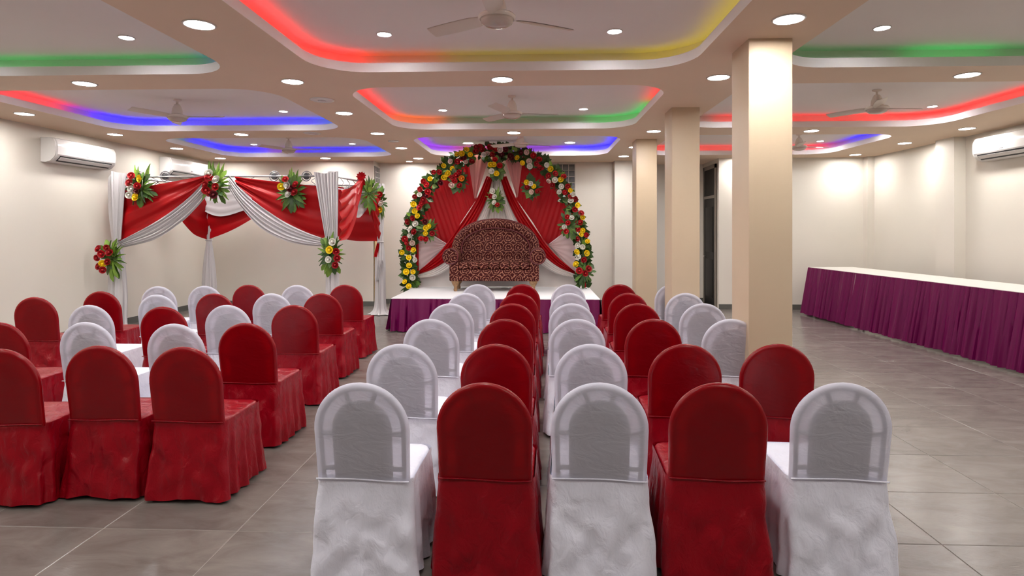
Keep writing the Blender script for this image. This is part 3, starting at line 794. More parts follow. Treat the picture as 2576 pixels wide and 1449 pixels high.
CHM = {'W': [chair_meshes(COVW, SKW, CHPW, s_) for s_ in (0.3, 2.1, 5.7)], 'R': [chair_meshes(COVR, SKR, CHPR, s_) for s_ in (1.1, 3.6, 8.2)]}
CN = {'W': 'white', 'R': 'red'}
def chair(px, py, colr, rz, label, group, h=CH):
    p = atZ(px, py, h)                                  # top of the back
    off = Vector((0, -lean(CH), 0)); off.rotate(Matrix.Rotation(rz, 3, 'Z'))
    t = thing('banquet_chair', (p.x + off.x, p.y + off.y, 0), label, 'chair', group, rz)
    ms = R.choice(CHM[colr])
    for nm in ('backrest_cover', 'backrest_panel', 'backrest_frame', 'seat_cover', 'skirt', 'seam'): link(nm, ms[nm], t, (0, 0, 0))
    for sx, sy in ((-0.195, -0.185), (0.195, -0.185), (-0.185, 0.215), (0.185, 0.215)): link('leg', ms['leg'], t, (sx, sy, 0))
    return t
RNAME = ['nearest', 'second', 'third', 'fourth', 'fifth', 'farthest']
RIGHT = [(962, [(905, 'W'), (1217, 'R'), (1509, 'W'), (1810, 'R'), (2122, 'W')]),
         (865, [(1008, 'W'), (1248, 'R'), (1487, 'W'), (1725, 'R'), (1958, 'R')]),
         (802, [(1083, 'W'), (1271, 'R'), (1452, 'W'), (1645, 'R'), (1840, 'W')]),
         (763, [(1133, 'W'), (1289, 'R'), (1439, 'W'), (1604, 'R'), (1770, 'W')]),
         (737, [(1172, 'W'), (1304, 'R'), (1433, 'W'), (1581, 'R'), (1725, 'W')]),
         (715, [(1202, 'W'), (1315, 'R'), (1430, 'W'), (1559, 'R'), (1692, 'W')])]
for ri, (py, cs) in enumerate(RIGHT):
    for ci, (px, cc) in enumerate(cs):
        chair(px, py, cc, math.radians(-1.6 + R.uniform(-1.2, 1.2)),
              '%s covered banquet chair, %s from the left in the %s row, right block' % (CN[cc], ORD[ci], RNAME[ri]), 'covered chairs of the right block')
LEFT = [[(-2, 877, 'R'), (248, 869, 'R'), (461, 872, 'R')],
        [(-6, 810, 'R'), (215, 810, 'W'), (438, 814, 'W'), (618, 812, 'R')],
        [(224, 767, 'W'), (409, 771, 'R'), (571, 767, 'W'), (739, 767, 'R')],
        [(86, 747, 'R'), (253, 732.5, 'R'), (394, 741, 'W'), (538, 738, 'R'), (683, 738, 'W'), (810, 738, 'R')],
        [(397, 720, 'W'), (514, 719, 'W'), (625, 716, 'R'), (747, 717, 'W'), (868, 716, 'R')]]
LN = ['nearest', 'second', 'third', 'fourth', 'farthest']
for ri, cs in enumerate(LEFT):
    for ci, (px, py, cc) in enumerate(cs):
        chair(px, py, cc, math.radians(-0.6 + R.uniform(-1.5, 1.5)) + (0.05 if px < 100 else 0),
              '%s covered banquet chair, %s from the left in the %s row, left block' % (CN[cc], ORD[ci], LN[ri]), 'covered chairs of the left block')

# ------------------------------------------------------------------ buffet tables along the right wall
def skirt_run(P0, P1, z0, z1, flare, folds, amp, out, ph=0.0, nv=10, seg=10):
    """pleated skirt from plan point P0 to P1, outward plan normal out"""
    P0, P1, out = Vector(P0), Vector(P1), Vector(out); mb = MB()
    nu = int(folds * seg)
    def fn(u, v):
        p = P0.lerp(P1, u); z = z1 + (z0 - z1) * v
        q = folds * u + 0.35 * math.sin(u * folds * 0.9 + ph) + 0.2 * math.sin(u * folds * 2.3 + 1 + ph)
        w = 2 * abs(math.sin(math.pi * q + 0.3 * math.sin(v * 2 + q))) ** 0.55 - 1 + 0.30 * math.sin(4.6 * math.pi * q + 1 + v)
        k = 0.25 + 0.75 * v
        o = out * (flare * v + amp * (w + 1.2) * k)
        return (p.x + o.x, p.y + o.y, z + (0.006 * math.sin(q * 2.1) if v == 1 else 0))
    mb.grid(fn, nu, nv); return mb
TZ = 0.90
TA, TB = Vector((5.24, 11.62)), Vector((5.66, 5.3))
td = (TB - TA).normalized(); tnrm = Vector((-abs(td.y), -td.x * 1.0)); tnrm = Vector((td.y, -td.x))
if tnrm.x > 0: tnrm = -tnrm
def buffet(s0, s1, label, ph, gap0, gap1):
    a, b = TA + td * s0, TA + td * s1; w = -tnrm * 0.86
    c = (a + b) / 2
    t = thing('buffet_table', (c.x + w.x / 2, c.y + w.y / 2, 0), label, 'table', 'skirted buffet tables')
    def top(z0, z1, e):
        P = [a - td * e + tnrm * e, b + td * e + tnrm * e, b + w + td * e, a + w - td * e]
        return MB().add([(p.x, p.y, z) for z in (z0, z1) for p in P], [(3, 2, 1, 0), (4, 5, 6, 7), (0, 1, 5, 4), (1, 2, 6, 5), (2, 3, 7, 6), (3, 0, 4, 7)])
    top(TZ - 0.03, TZ, -0.004).obj('table_top', WOODY, t, False)
    top(TZ, TZ + 0.006, 0.006).obj('tablecloth', TABLEW, t, False)
    n = (s1 - s0) / 0.125
    skirt_run(a, b, 0.03, TZ, 0.07, n, 0.046, tnrm, ph).obj('table_skirt', PURPLE, t, True, 80)
    if gap0: skirt_run(a + w, a, 0.03, TZ, 0.06, 0.86 / 0.105, 0.016, -td, ph + 1).obj('table_skirt', PURPLE, t, True, 80)
    MB().tube([(*(a + tnrm * 0.012), TZ - 0.004), (*(b + tnrm * 0.012), TZ - 0.004)], 0.006, 6).obj('skirt_band', PURPLE, t)
    for p in (a - tnrm * 0.06 + td * 0.06, b - tnrm * 0.06 - td * 0.06, a + w + tnrm * 0.06 + td * 0.06, b + w + tnrm * 0.06 - td * 0.06):
        MB().tube([(p.x, p.y, 0), (p.x, p.y, TZ - 0.03)], 0.016, 8).obj('leg', SILVER, t)
LT = (TB - TA).length
buffet(0, 1.52, 'short buffet table with purple pleated skirt at the far end by the back wall', 0.4, True, False)
buffet(1.535, LT, 'long buffet table with purple pleated skirt running along the right wall to the frame edge', 1.7, False, False)

# ------------------------------------------------------------------ stage
SZ = 0.53
SX0, SX1, SY0, SY1 = atY(986, 750, 9.45).x, atY(1508, 750, 9.45).x, 9.45, 11.42
stage = thing('stage_platform', ((SX0 + SX1) / 2, (SY0 + SY1) / 2, 0), 'low white-topped stage with purple pleated skirt under the flower arch', 'stage')
MB().box((SX0 + 0.03, SY0 + 0.03, 0.05), (SX1 - 0.03, SY1, SZ - 0.02)).obj('stage_deck', WOOD, stage, False)
MB().box((SX0 - 0.01, SY0 - 0.01, SZ - 0.02), (SX1 + 0.01, SY1 + 0.02, SZ), 0.006).obj('stage_cloth', STAGEW, stage)
skirt_run((SX0, SY0), (SX1, SY0), 0.015, SZ - 0.012, 0.035, 24, 0.048, (0, -1), 0.2).obj('stage_skirt', PURPLE, stage, True, 80)
skirt_run((SX0, SY1), (SX0, SY0), 0.015, SZ - 0.012, 0.035, 13, 0.036, (-1, 0), 1.2).obj('stage_skirt', PURPLE, stage, True, 80)
skirt_run((SX1, SY0), (SX1, SY1), 0.015, SZ - 0.012, 0.035, 13, 0.036, (1, 0), 2.2).obj('stage_skirt', PURPLE, stage, True, 80)
for x in (SX0 + 0.1, (SX0 + SX1) / 2, SX1 - 0.1):
    for y in (SY0 + 0.12, SY1 - 0.1): MB().box((x - 0.03, y - 0.03, 0), (x + 0.03, y + 0.03, 0.05)).obj('foot', SILVER, stage, False)

# ------------------------------------------------------------------ sofa on the stage
sx = atY(1245, 600, 10.7).x; YF = 10.49
sofa = thing('throne_sofa', (sx, YF + 0.3, SZ), 'maroon damask loveseat with tall arched back and rolled arms on the stage', 'sofa')
def Sx(d): return sx + d
hb = 0.79
MB().box((Sx(-hb), YF + 0.02, SZ + 0.19), (Sx(hb), YF + 0.56, SZ + 0.40), 0.025).obj('base', DAMASK, sofa)
# tufted front rail and seat cushion in channels
for nm, z0, z1, y0, y1, dep in (('front_rail', 0.185, 0.385, YF - 0.02, YF + 0.05, 0.02),):
    MB().box((Sx(-hb + 0.12), y0, SZ + z0), (Sx(hb - 0.12), y1, SZ + z1), 0.03).obj(nm, DAMASK, sofa)
nch = 7; cw_ = (2 * (hb - 0.15)) / nch
for k in range(nch):
    x0 = -hb + 0.15 + k * cw_
    MB().box((Sx(x0 + 0.002), YF - 0.01, SZ + 0.385), (Sx(x0 + cw_ - 0.002), YF + 0.44, SZ + 0.515), 0.045).obj('seat_cushion', DAMASK, sofa)
# arched back: tufted panel and rolled rim
cz = SZ + 0.74; ra, rb = 0.70, 0.44
def arch_xz(t, a, b, n=2.1):
    c_, s_ = math.cos(t), math.sin(t)
    return (math.copysign(abs(c_) ** (2 / n), c_) * a, math.copysign(abs(s_) ** (2 / n), s_) * b)
pan = MB()
def pfn(u, v):
    t = math.pi * (1 - u); x, z = arch_xz(t, ra, rb)
    zb = SZ + 0.48; X = x * 1.0; Z = zb + (cz + z - zb) * v
    Y = YF + 0.40 + 0.10 * (Z - zb)
    tuft = 0.024 * (abs(math.sin(X * 17.0 + 0.5)) * abs(math.sin(Z * 17.0)) - 0.5)
    return (Sx(X), Y - tuft, Z)
pan.grid(pfn, 64, 26); pan.obj('back_panel', DAMASK, sofa, True, 80)
bk = MB()
def bfn(u, v):
    t = math.pi * (1 - u); x, z = arch_xz(t, ra + 0.08, rb + 0.08)
    zb = SZ + 0.22; Z = zb + (cz + z - zb) * v
    return (Sx(x), YF + 0.55 + 0.08 * (Z - zb), Z)
bk.grid(bfn, 40, 8); bk.obj('back_cover', DAMASK, sofa, True, 80)
rimpts = []
for k in range(41):
    t = math.pi * (1.06 - 1.12 * k / 40); x, z = arch_xz(t, ra + 0.02, rb + 0.02) if 0 <= t <= math.pi else arch_xz(t, ra + 0.02, rb + 0.02)
    rimpts.append((Sx(x), YF + 0.42 + 0.10 * (cz + z - SZ - 0.48), cz + z))
rim_ = MB().tube(rimpts, [0.088 + 0.006 * math.sin(k * 2.2) for k in range(41)], 14)
rim_.obj('back_rim', DAMASK, sofa)
MB().tube([(p[0] + (p[0] - sx) * 0.10, p[1] - 0.02, p[2] + 0.082 * max(0.0, (p[2] - cz) / rb)) for p in rimpts], 0.014, 8).obj('piping', mat('maroon_piping', (0.10, 0.006, 0.01), 0.5), sofa)
MB().tube([(sx + (p[0] - sx) * 0.875, p[1] - 0.045, cz + (p[2] - cz) * 0.83) for p in rimpts], 0.016, 8).obj('piping', MATS['maroon_piping'], sofa)
for s_ in (-1, 1):
    xa = Sx(s_ * (hb - 0.02))
    arm = MB().tube([(xa, YF - 0.05, SZ + 0.62), (xa, YF - 0.045, SZ + 0.62), (xa, YF + 0.5, SZ + 0.64)], [0.125, 0.142, 0.135], 24)
    ao = arm.obj('armrest', DAMASK, sofa, True, 50)
    MB().tube([(xa + 0.135 * math.cos(a), YF - 0.046, SZ + 0.62 + 0.135 * math.sin(a)) for a in [2 * math.pi * k / 24 for k in range(25)]], 0.012, 6, False).obj('piping', MATS['maroon_piping'], ao)
    MB().box((min(Sx(s_ * hb), Sx(s_ * (hb - 0.16))), YF - 0.035, SZ + 0.185), (max(Sx(s_ * hb), Sx(s_ * (hb - 0.16))), YF + 0.5, SZ + 0.56), 0.02).obj('arm_front', DAMASK, sofa)
    for y in (YF + 0.05, YF + 0.5):
        xl = Sx(s_ * (hb - 0.1))
        MB().lathe([(0.030, 0.0), (0.036, 0.03), (0.026, 0.06), (0.034, 0.09), (0.062, 0.13), (0.075, 0.17), (0.07, 0.195)], (xl, y, SZ), 14).obj('leg', WOOD, sofa)

# ------------------------------------------------------------------ backdrop behind the sofa
bd = thing('stage_backdrop', (sx, 11.3, SZ), 'red, pink and white draped cloth backdrop behind the sofa', 'backdrop')
def pp(Y, *pts): return [atY(px, py, Y) for px, py in pts]
def addc(nm, m_, parent, mb, label=None):
    o = mb.obj(nm, m_, parent, True, 80)
    if label: tag(o, label=label)
    return o
addc('back_cloth', BACKW, bd, cloth(pp(11.34, (1050, 600), (1250, 600), (1448, 600)), pp(11.34, (1050, 721), (1250, 721), (1448, 721)), 60, 16, 9, 0.008, 'u'))
addc('red_curtain', REDSH, bd, cloth(pp(11.30, (1052, 560), (1062, 520), (1085, 465), (1125, 418), (1182, 392)), pp(11.30, (1052, 575), (1085, 590), (1124, 616), (1162, 556), (1200, 500)), 80, 24, 15, 0.010, 'u', wob=0.3), 'sheer red curtain')
addc('red_curtain', REDSH, bd, cloth(pp(11.30, (1312, 392), (1370, 420), (1412, 465), (1440, 520), (1448, 560)), pp(11.30, (1298, 500), (1338, 556), (1381, 616), (1420, 588), (1448, 566)), 80, 24, 15, 0.010, 'u', wob=0.3), 'sheer red curtain')
addc('pink_panel', BACKT, bd, cloth(pp(11.26, (1176, 392), (1203, 388), (1232, 392)), pp(11.26, (1193, 498), (1195, 500), (1198, 498)), 20, 20, 2, 0.008, 'u'), 'pale pink triangle')
addc('pink_panel', BACKT, bd, cloth(pp(11.26, (1268, 392), (1295, 388), (1316, 392)), pp(11.26, (1299, 494), (1301, 497), (1303, 494)), 20, 20, 2, 0.008, 'u'), 'pale pink triangle')
addc('side_panel', BACKP, bd, cloth(pp(11.28, (1050, 566), (1126, 614)), pp(11.28, (1050, 692), (1118, 622)), 24, 30, 6, 0.010, 'v'), 'pinkish white pleated panel')
addc('side_panel', BACKP, bd, cloth(pp(11.28, (1448, 562), (1380, 614)), pp(11.28, (1448, 690), (1386, 622)), 24, 30, 6, 0.010, 'v'), 'pinkish white pleated panel')
addc('white_drape', BACKW, bd, cloth(pp(11.22, (1236, 436), (1250, 435), (1266, 436)), pp(11.22, (1140, 655), (1248, 660), (1356, 655)), 96, 24, 17, 0.012, 'u', wob=0.15))
addc('white_swag', BACKW, bd, cloth(pp(11.17, (1238, 446), (1216, 512), (1186, 572), (1138, 640), (1093, 676), (1046, 694)), pp(11.17, (1243, 448), (1234, 515), (1207, 582), (1158, 650), (1104, 691), (1048, 700)), 40, 18, 4, 0.010, 'v'))
addc('white_swag', BACKW, bd, cloth(pp(11.17, (1260, 446), (1282, 508), (1310, 568), (1360, 634), (1404, 672), (1450, 692)), pp(11.17, (1255, 448), (1264, 510), (1290, 578), (1342, 648), (1395, 686), (1450, 699)), 40, 18, 4, 0.010, 'v'))
addc('red_swag', SATINR, bd, cloth(pp(11.14, (1224, 443), (1195, 508), (1151, 574), (1104, 636), (1046, 688)), pp(11.14, (1240, 447), (1220, 512), (1188, 573), (1140, 640), (1095, 674), (1046, 693)), 44, 20, 4, 0.012, 'v'))
addc('red_swag', SATINR, bd, cloth(pp(11.14, (1274, 443), (1301, 504), (1348, 576), (1395, 638), (1450, 686)), pp(11.14, (1258, 447), (1278, 506), (1308, 566), (1357, 632), (1402, 670), (1450, 691)), 44, 20, 4, 0.012, 'v'))
for px in (1049, 1469):
    a, b = atY(px, 560, 11.26), atY(px, 721, 11.26)
    addc('pole_sleeve', SATINR, bd, drape_tube(a.x, 11.26, [(SZ + 0.004, 0.035, 0.035), (SZ + 0.3, 0.03, 0.03), (SZ + 1.2, 0.028, 0.028)], 7, 36))

# ------------------------------------------------------------------ roses and leaves
def rose_mesh(m_, nm):
    mb = MB()
    mb.lathe([(0.0, 0.50), (0.16, 0.48), (0.30, 0.30), (0.32, 0.0), (0.18, -0.25), (0.0, -0.32)], n=10)
    for lay, (n, rad, zt, tilt) in enumerate(((3, 0.34, 0.50, 0.05), (4, 0.52, 0.40, 0.22), (5, 0.74, 0.22, 0.5))):
        for k in range(n):
            a0 = 2 * math.pi * (k + 0.37 * lay) / n; span = 2 * math.pi / n * 1.25
            def fn(u, v):
                a = a0 + (u - 0.5) * span
                w = math.sin(math.pi * (0.12 + 0.76 * u))
                r_ = rad * (0.45 + 0.55 * v ** 0.7) + tilt * 0.35 * v * v
                z = -0.28 + (zt + 0.28) * v * (0.62 + 0.38 * w) - 0.10 * tilt * max(0, v - 0.8) * 5
                return (r_ * math.cos(a), r_ * math.sin(a), z)
            mb.grid(fn, 4, 3)
    return mb.mesh(nm, m_)
ROSE = {k: rose_mesh(m_, 'rose') for k, m_ in ROSEM.items()}
def leaf_mesh(m_, kind):
    mb = MB()
    def fn(u, v):
        if kind == 'broad': w = 0.36 * math.sin(math.pi * u ** 0.75)
        elif kind == 'lance': w = 0.115 * math.sin(math.pi * u ** 0.6) + 0.01
        else: w = 0.14 * (u ** 0.5) * (1.0 if u < 0.9 else max(0.2, (1 - u) * 10))   # strap with blunt end
        x = (v - 0.5) * 2 * w
        return (x, u, 0.06 * abs(v - 0.5) * 2 * (1 if kind != 'strap' else 0.5) + 0.10 * math.sin(u * 2.2) - 0.16 * u * u)
    mb.grid(fn, 6, 2); return mb.mesh('leaf', m_)
LEAF = {(k, i): leaf_mesh(LEAFS[i], k) for k in ('broad', 'lance', 'strap') for i in range(3)}
def basis(d, nrm):
    y = Vector(d).normalized(); z = Vector(nrm) - y * y.dot(Vector(nrm)); z.normalize(); x = y.cross(z)
    return Matrix(((x.x, y.x, z.x, 0), (x.y, y.y, z.y, 0), (x.z, y.z, z.z, 0), (0, 0, 0, 1)))
def put_leaf(parent, p, d, nrm, size, key):
    return place('leaf', LEAF[key], parent, Matrix.Translation(p) @ basis(d, nrm) @ Matrix.Scale(size, 4))
def put_rose(parent, p, colr, r, nrm=None):
    z = Vector(nrm) if nrm is not None else Vector((R.uniform(-.5, .5), -1, R.uniform(-.25, .6)))
    M = basis(Vector((R.uniform(-1, 1), 0.01, R.uniform(-1, 1))).cross(z), z)
    return place('rose', ROSE[colr], parent, Matrix.Translation(p) @ M @ Matrix.Scale(r, 4))
def bouquet(c, roses, rx, rz, nleaf, r, label, kinds=('lance', 'strap'), tones=(1, 2, 1), face=(0, -1, 0), group=None, up=0, side=None):
    """c: centre (world). roses: list of (world point, colour). fronds fan out over an ellipse rx, rz"""
    t = thing('flower_bouquet', c, label, 'bouquet', group)
    face = Vector(face).normalized(); sd = Vector((0, 0, 1)).cross(face) * -1
    MB().lathe([(0.0, 0.05), (0.04, 0.03), (0.05, 0.0), (0.04, -0.03), (0.0, -0.05)], tuple(c), 10).obj('foam_core', STEM, t)
    for k in range(nleaf):
        a = 2 * math.pi * (k + R.uniform(-.3, .3)) / nleaf
        dx_, dz_ = math.cos(a) * rx, math.sin(a) * rz
        ln = math.hypot(dx_, dz_) * R.uniform(0.75, 1.05)
        d = sd * dx_ + Vector((0, 0, dz_)); d = d.normalized() + face * R.uniform(-0.05, 0.25)
        p = Vector(c) + (sd * math.cos(a) + Vector((0, 0, math.sin(a)))) * 0.02 + face * R.uniform(0.01, 0.05)
        put_leaf(t, p, d, face + Vector((R.uniform(-.5, .5), 0, R.uniform(-.2, .6))), ln, (R.choice(kinds), R.choice(tones)))
    for k in range(max(5, nleaf // 2)):
        a = R.uniform(0, 2 * math.pi); q = R.uniform(0.1, 0.5)
        p = Vector(c) + sd * math.cos(a) * rx * q + Vector((0, 0, math.sin(a) * rz * q)) + face * R.uniform(0.03, 0.07)
        d = sd * math.cos(a) + Vector((0, 0, math.sin(a))) + face * 0.4
        put_leaf(t, p, d, face + Vector((R.uniform(-.6, .6), 0, R.uniform(-.2, .6))), R.uniform(0.07, 0.12), ('broad', R.choice((0, 0, 1))))
    for k in range(up):
        x0 = R.uniform(-0.5, 0.5) * rx
        put_leaf(t, Vector(c) + Vector((0, 0, rz * 0.4)) + sd * x0 * 0.6, Vector((0, 0, 1)) + sd * (x0 / rz * 0.6) + face * 0.1, face, rz * R.uniform(0.75, 0.95), ('lance', 2))
    for p, colr in roses: put_rose(t, Vector(p) + face * R.uniform(0.10, 0.14), colr, r * R.uniform(1.0, 1.2), face + Vector((R.uniform(-.45, .45), 0, R.uniform(-.2, .5))))
    return t

# ------------------------------------------------------------------ flower arch
AY = 11.10
APX = [(1031, 721), (1029, 690), (1027, 650), (1031, 600), (1044, 545), (1064, 495), (1094, 450), (1130, 416), (1170, 394), (1212, 383), (1250, 380), (1290, 384),
       (1335, 397), (1374, 421), (1404, 456), (1430, 500), (1449, 550), (1462, 600), (1468, 650), (1469, 690), (1467, 720)]
path = resample([atY(px, py, AY) for px, py in APX], 120)
path[0].z = path[-1].z = SZ + 0.004
arch = thing('flower_arch', ((path[0].x + path[-1].x) / 2, AY, SZ), 'tall rounded arch covered with red, yellow and white roses on the stage', 'flower arch')
MB().tube(path, 0.028, 10).obj('arch_frame', STEM, arch)
stuff = MB(); nlf = 0
ctr = Vector(((path[0].x + path[-1].x) / 2, AY, SZ + 1.0))
for k in range(900):
    i = R.randrange(0, 120); p = path[i].lerp(path[i + 1], R.random()); tang = (path[min(120, i + 1)] - path[max(0, i - 1)]).normalized()
    outw = Vector((tang.z, 0, -tang.x))
    if outw.dot(p - ctr) < 0: outw = -outw
    a = R.uniform(0, 2 * math.pi); rad = R.uniform(0.02, 0.10)
    q = p + outw * math.cos(a) * rad + Vector((0, -1, 0)) * (abs(math.sin(a)) * rad * 1.1 - 0.03)
    d = outw * math.cos(a) * 1.1 + tang * R.uniform(-.9, .9) + Vector((0, -0.35, 0.1))
    nrm = Vector((R.uniform(-.7, .7), -1, R.uniform(-.4, .8)))
    sz_ = R.uniform(0.085, 0.15)
    up_ = i > 62
    tone = R.choice((0, 0, 1, 1) if not up_ else (0, 0, 0, 1, 1)) if R.random() < 0.88 else 2
    if nlf < 290 and k % 2 == 0:
        put_leaf(arch, q, d, nrm, sz_, (R.choice(('broad', 'broad', 'lance')), tone)); nlf += 1
    else:
        M = Matrix.Translation(q + Vector((0, 0.05, 0))) @ basis(d, nrm) @ Matrix.Scale(sz_, 4)
        src = LEAF[('broad', 0)]
        stuff.add([M @ v.co for v in src.vertices], [tuple(f.vertices) for f in src.polygons])
tag(stuff.obj('foliage', LEAFS[0], arch), kind='stuff')
AROSE = '''Y1116,417 R1091,433 R1105,433 Y1082,450 Y1117,447 Y1125,438 R1065,456 R1073,465 R1057,476 R1076,482 W1055,490 R1043,495 R1065,503 Y1040,514
R1055,522 Y1043,531 Y1050,543 R1038,549 R1025,558 W1045,563 W1032,574 R1041,583 W1030,593 R1018,601 P1037,611 R1023,611 R1028,624 Y1040,629 Y1011,635 Y1028,648
W1044,654 Y1029,668 Y1022,684 Y1039,684 W1038,698 Y1018,709 Y1028,720 Y1150,388 Y1162,386 Y1174,376 Y1183,389 R1197,381 R1213,376 R1232,370 W1217,389
P1226,386 W1258,377 R1238,388 P1133,406 R1151,406 P1172,407 R1187,406 Y1138,424 Y1128,435 R1198,370 R1207,368 D1272,376 D1284,392 P1325,383 D1310,384
D1288,397 Y1301,397 Y1314,410 P1331,406 W1333,418 R1342,391 R1356,401 R1349,412 R1357,425 W1375,415 Y1385,425 R1397,437 R1379,442 P1380,456 W1396,453
R1390,466 Y1411,452 R1418,444 W1412,469 W1407,483 R1421,484 R1428,469 Y1435,479 W1441,489 W1436,505 R1447,501 Y1453,516 R1446,527 R1462,536 Y1466,547
R1445,559 R1460,560 R1453,576 Y1466,580 Y1462,590 R1475,591 R1452,601 Y1478,607 W1453,617 W1466,621 Y1451,634 Y1476,637 W1454,645 R1469,654 Y1449,665
D1246,392 D1262,390 R1434,495 R1060,512 D1070,492 D1108,460 D1166,398 R1245,376'''.split()
for s_ in AROSE:
    px, py = s_[1:].split(','); px, py = float(px), float(py)
    put_rose(arch, atY(px, py, AY - 0.14), s_[0], R.uniform(0.050, 0.066))

GB = 'bouquets hung on the flower arch'
def bq(cpx, Y, spec, rx, rz, n, r, label, **kw):
    ro = []
    for s_ in spec.split():
        px, py = s_[1:].split(','); ro.append((atY(float(px), float(py), Y), s_[0]))
    return bouquet(atY(*cpx, Y), ro, rx, rz, n, r, label, **kw)
bq((1078, 580), 10.98, 'Y1082,569 Y1074,574 Y1073,587 R1090,587 D1072,558 R1062,600 R1074,601', 0.21, 0.24, 20, 0.05, 'bouquet with three yellow roses on the left side of the flower arch', tones=(0, 0, 1), group=GB)
bq((1153, 455), 10.98, 'R1157,435 R1150,443 R1141,448 O1163,450 P1138,467 R1158,468 R1146,457', 0.19, 0.25, 18, 0.052, 'dark red rose bouquet hanging inside the upper left of the arch', kinds=('broad', 'lance'), tones=(0, 0, 1), group=GB)
bq((1250, 425), 10.94, 'Y1235,416 Y1243,416 R1258,418 R1246,403 W1238,432 Y1250,438', 0.16, 0.26, 16, 0.055, 'yellow and red bouquet at the crown of the arch', kinds=('broad', 'lance'), tones=(0, 1, 1), group=GB)
bq((1248, 505), 11.0, 'W1240,482 W1245,496 W1244,510 R1235,494 R1252,516', 0.19, 0.25, 20, 0.05, 'hanging spray with three white roses below the crown bouquet', kinds=('strap', 'lance'), tones=(1, 2, 1), group=GB)
bq((1338, 472), 10.98, 'Y1325,460 W1335,463 Y1343,470 P1337,484 R1326,472 R1352,482', 0.19, 0.26, 18, 0.05, 'yellow and white bouquet hanging inside the upper right of the arch', kinds=('broad', 'lance'), tones=(0, 0, 1), group=GB)
bq((1430, 568), 10.98, 'W1419,571 R1423,582 R1428,561 W1437,548 R1426,546', 0.19, 0.27, 20, 0.048, 'red and white bouquet on the right side of the flower arch', tones=(0, 1, 1), group=GB)
bq((1470, 684), 10.98, 'R1456,680 R1471,687 R1479,675', 0.20, 0.22, 16, 0.06, 'three red roses with wide green fronds at the right foot of the arch', kinds=('strap', 'lance'), tones=(0, 1, 1), group=GB)

# ------------------------------------------------------------------ draped pavilion (mandap)
PF, PB = 9.30, 11.30
FL, FR = atY(296, 600, PF), atY(837, 600, PF)
BL, BR = atY(526, 600, PB), atY(957, 600, PB)
PZ = 2.49
pav = thing('draped_pavilion', ((FL.x + BR.x) / 2, (PF + PB) / 2, 0), 'four-post pavilion draped in red and silver-white cloth on the left', 'pavilion')
posts = [FL, FR, BR, BL]
for p in posts:
    MB().tube([(p.x, p.y, 0.0), (p.x, p.y, PZ)], 0.024, 12).obj('post', SILVER, pav)
    MB().lathe([(0.11, 0.0), (0.11, 0.012), (0.03, 0.03)], (p.x, p.y, 0), 16).obj('post_base', SILVER, pav)
for a, b in zip(posts, posts[1:] + posts[:1]):
    MB().tube([(a.x, a.y, PZ - 0.02), (b.x, b.y, PZ - 0.02)], 0.016, 10).obj('top_rail', SILVER, pav)
    MB().tube([(a.x, a.y, PZ - 0.21), (b.x, b.y, PZ - 0.21)], 0.009, 8).obj('lower_rail', SILVER, pav)
SCROLLM = mat('grey_wrought_iron', (0.20, 0.20, 0.21), 0.4, 0.5)
IRON = mat('dark_iron', (0.05, 0.05, 0.055), 0.45, 0.3)
def scroll(c, d, r):
    """flat scroll medallion between the two rails; d is the plan direction of the rail"""
    d = Vector((d[0], d[1], 0)).normalized(); mb = MB(); pts = []
    for k in range(44):
        a = 2 * math.pi * 1.55 * k / 43; q = r * (1 - 0.42 * k / 43)
        pts.append(Vector(c) + d * q * math.cos(a) + Vector((0, 0, q * math.sin(a))))
    mb.tube(pts, 0.008, 6)
    o = mb.obj('scroll_ornament', SCROLLM, pav)
    n = d.cross(Vector((0, 0, 1)))
    b = MB(); b.tube([Vector(c) - n * 0.014, Vector(c) - n * 0.010, Vector(c) + n * 0.010, Vector(c) + n * 0.014], [0.038, 0.050, 0.050, 0.038], 14)
    b.obj('rosette', IRON, o)
def curl(c, d, s):
    d = Vector((d[0], d[1], 0)).normalized(); pts = []
    for k in range(20):
        t = k / 19; pts.append(Vector(c) + d * (0.10 * math.sin(t * 3.2) * s) + Vector((0, 0, -0.085 + 0.17 * t)) + d * s * 0.05 * math.cos(t * 9) * (1 - t))
    MB().tube(pts, 0.0055, 6).obj('curl_ornament', SCROLLM, pav)
dF = FR - FL; dR = BR - FR
for px in (352, 415, 690, 771): scroll(atY(px, 444, PF) + Vector((0, 0, 0)), dF, 0.088)
for px in (382, 450, 640, 720, 800):
    q = atY(px, 446, PF); curl((q.x, PF, PZ - 0.115), dF, 1 if px % 4 else -1)
for f in (0.14, 0.26, 0.38, 0.55, 0.68, 0.8):
    q = FR.lerp(BR, f); curl((q.x, q.y, PZ - 0.115), dR, 1 if int(f * 100) % 4 else -1)
    q = FL.lerp(BL, f); curl((q.x, q.y, PZ - 0.115), BL - FL, 1)
for f in (0.2, 0.4, 0.6, 0.8):
    q = BL.lerp(BR, f); curl((q.x, q.y, PZ - 0.115), BR - BL, 1)
def addp(nm, m_, mb, label=None): return addc(nm, m_, pav, mb, label)
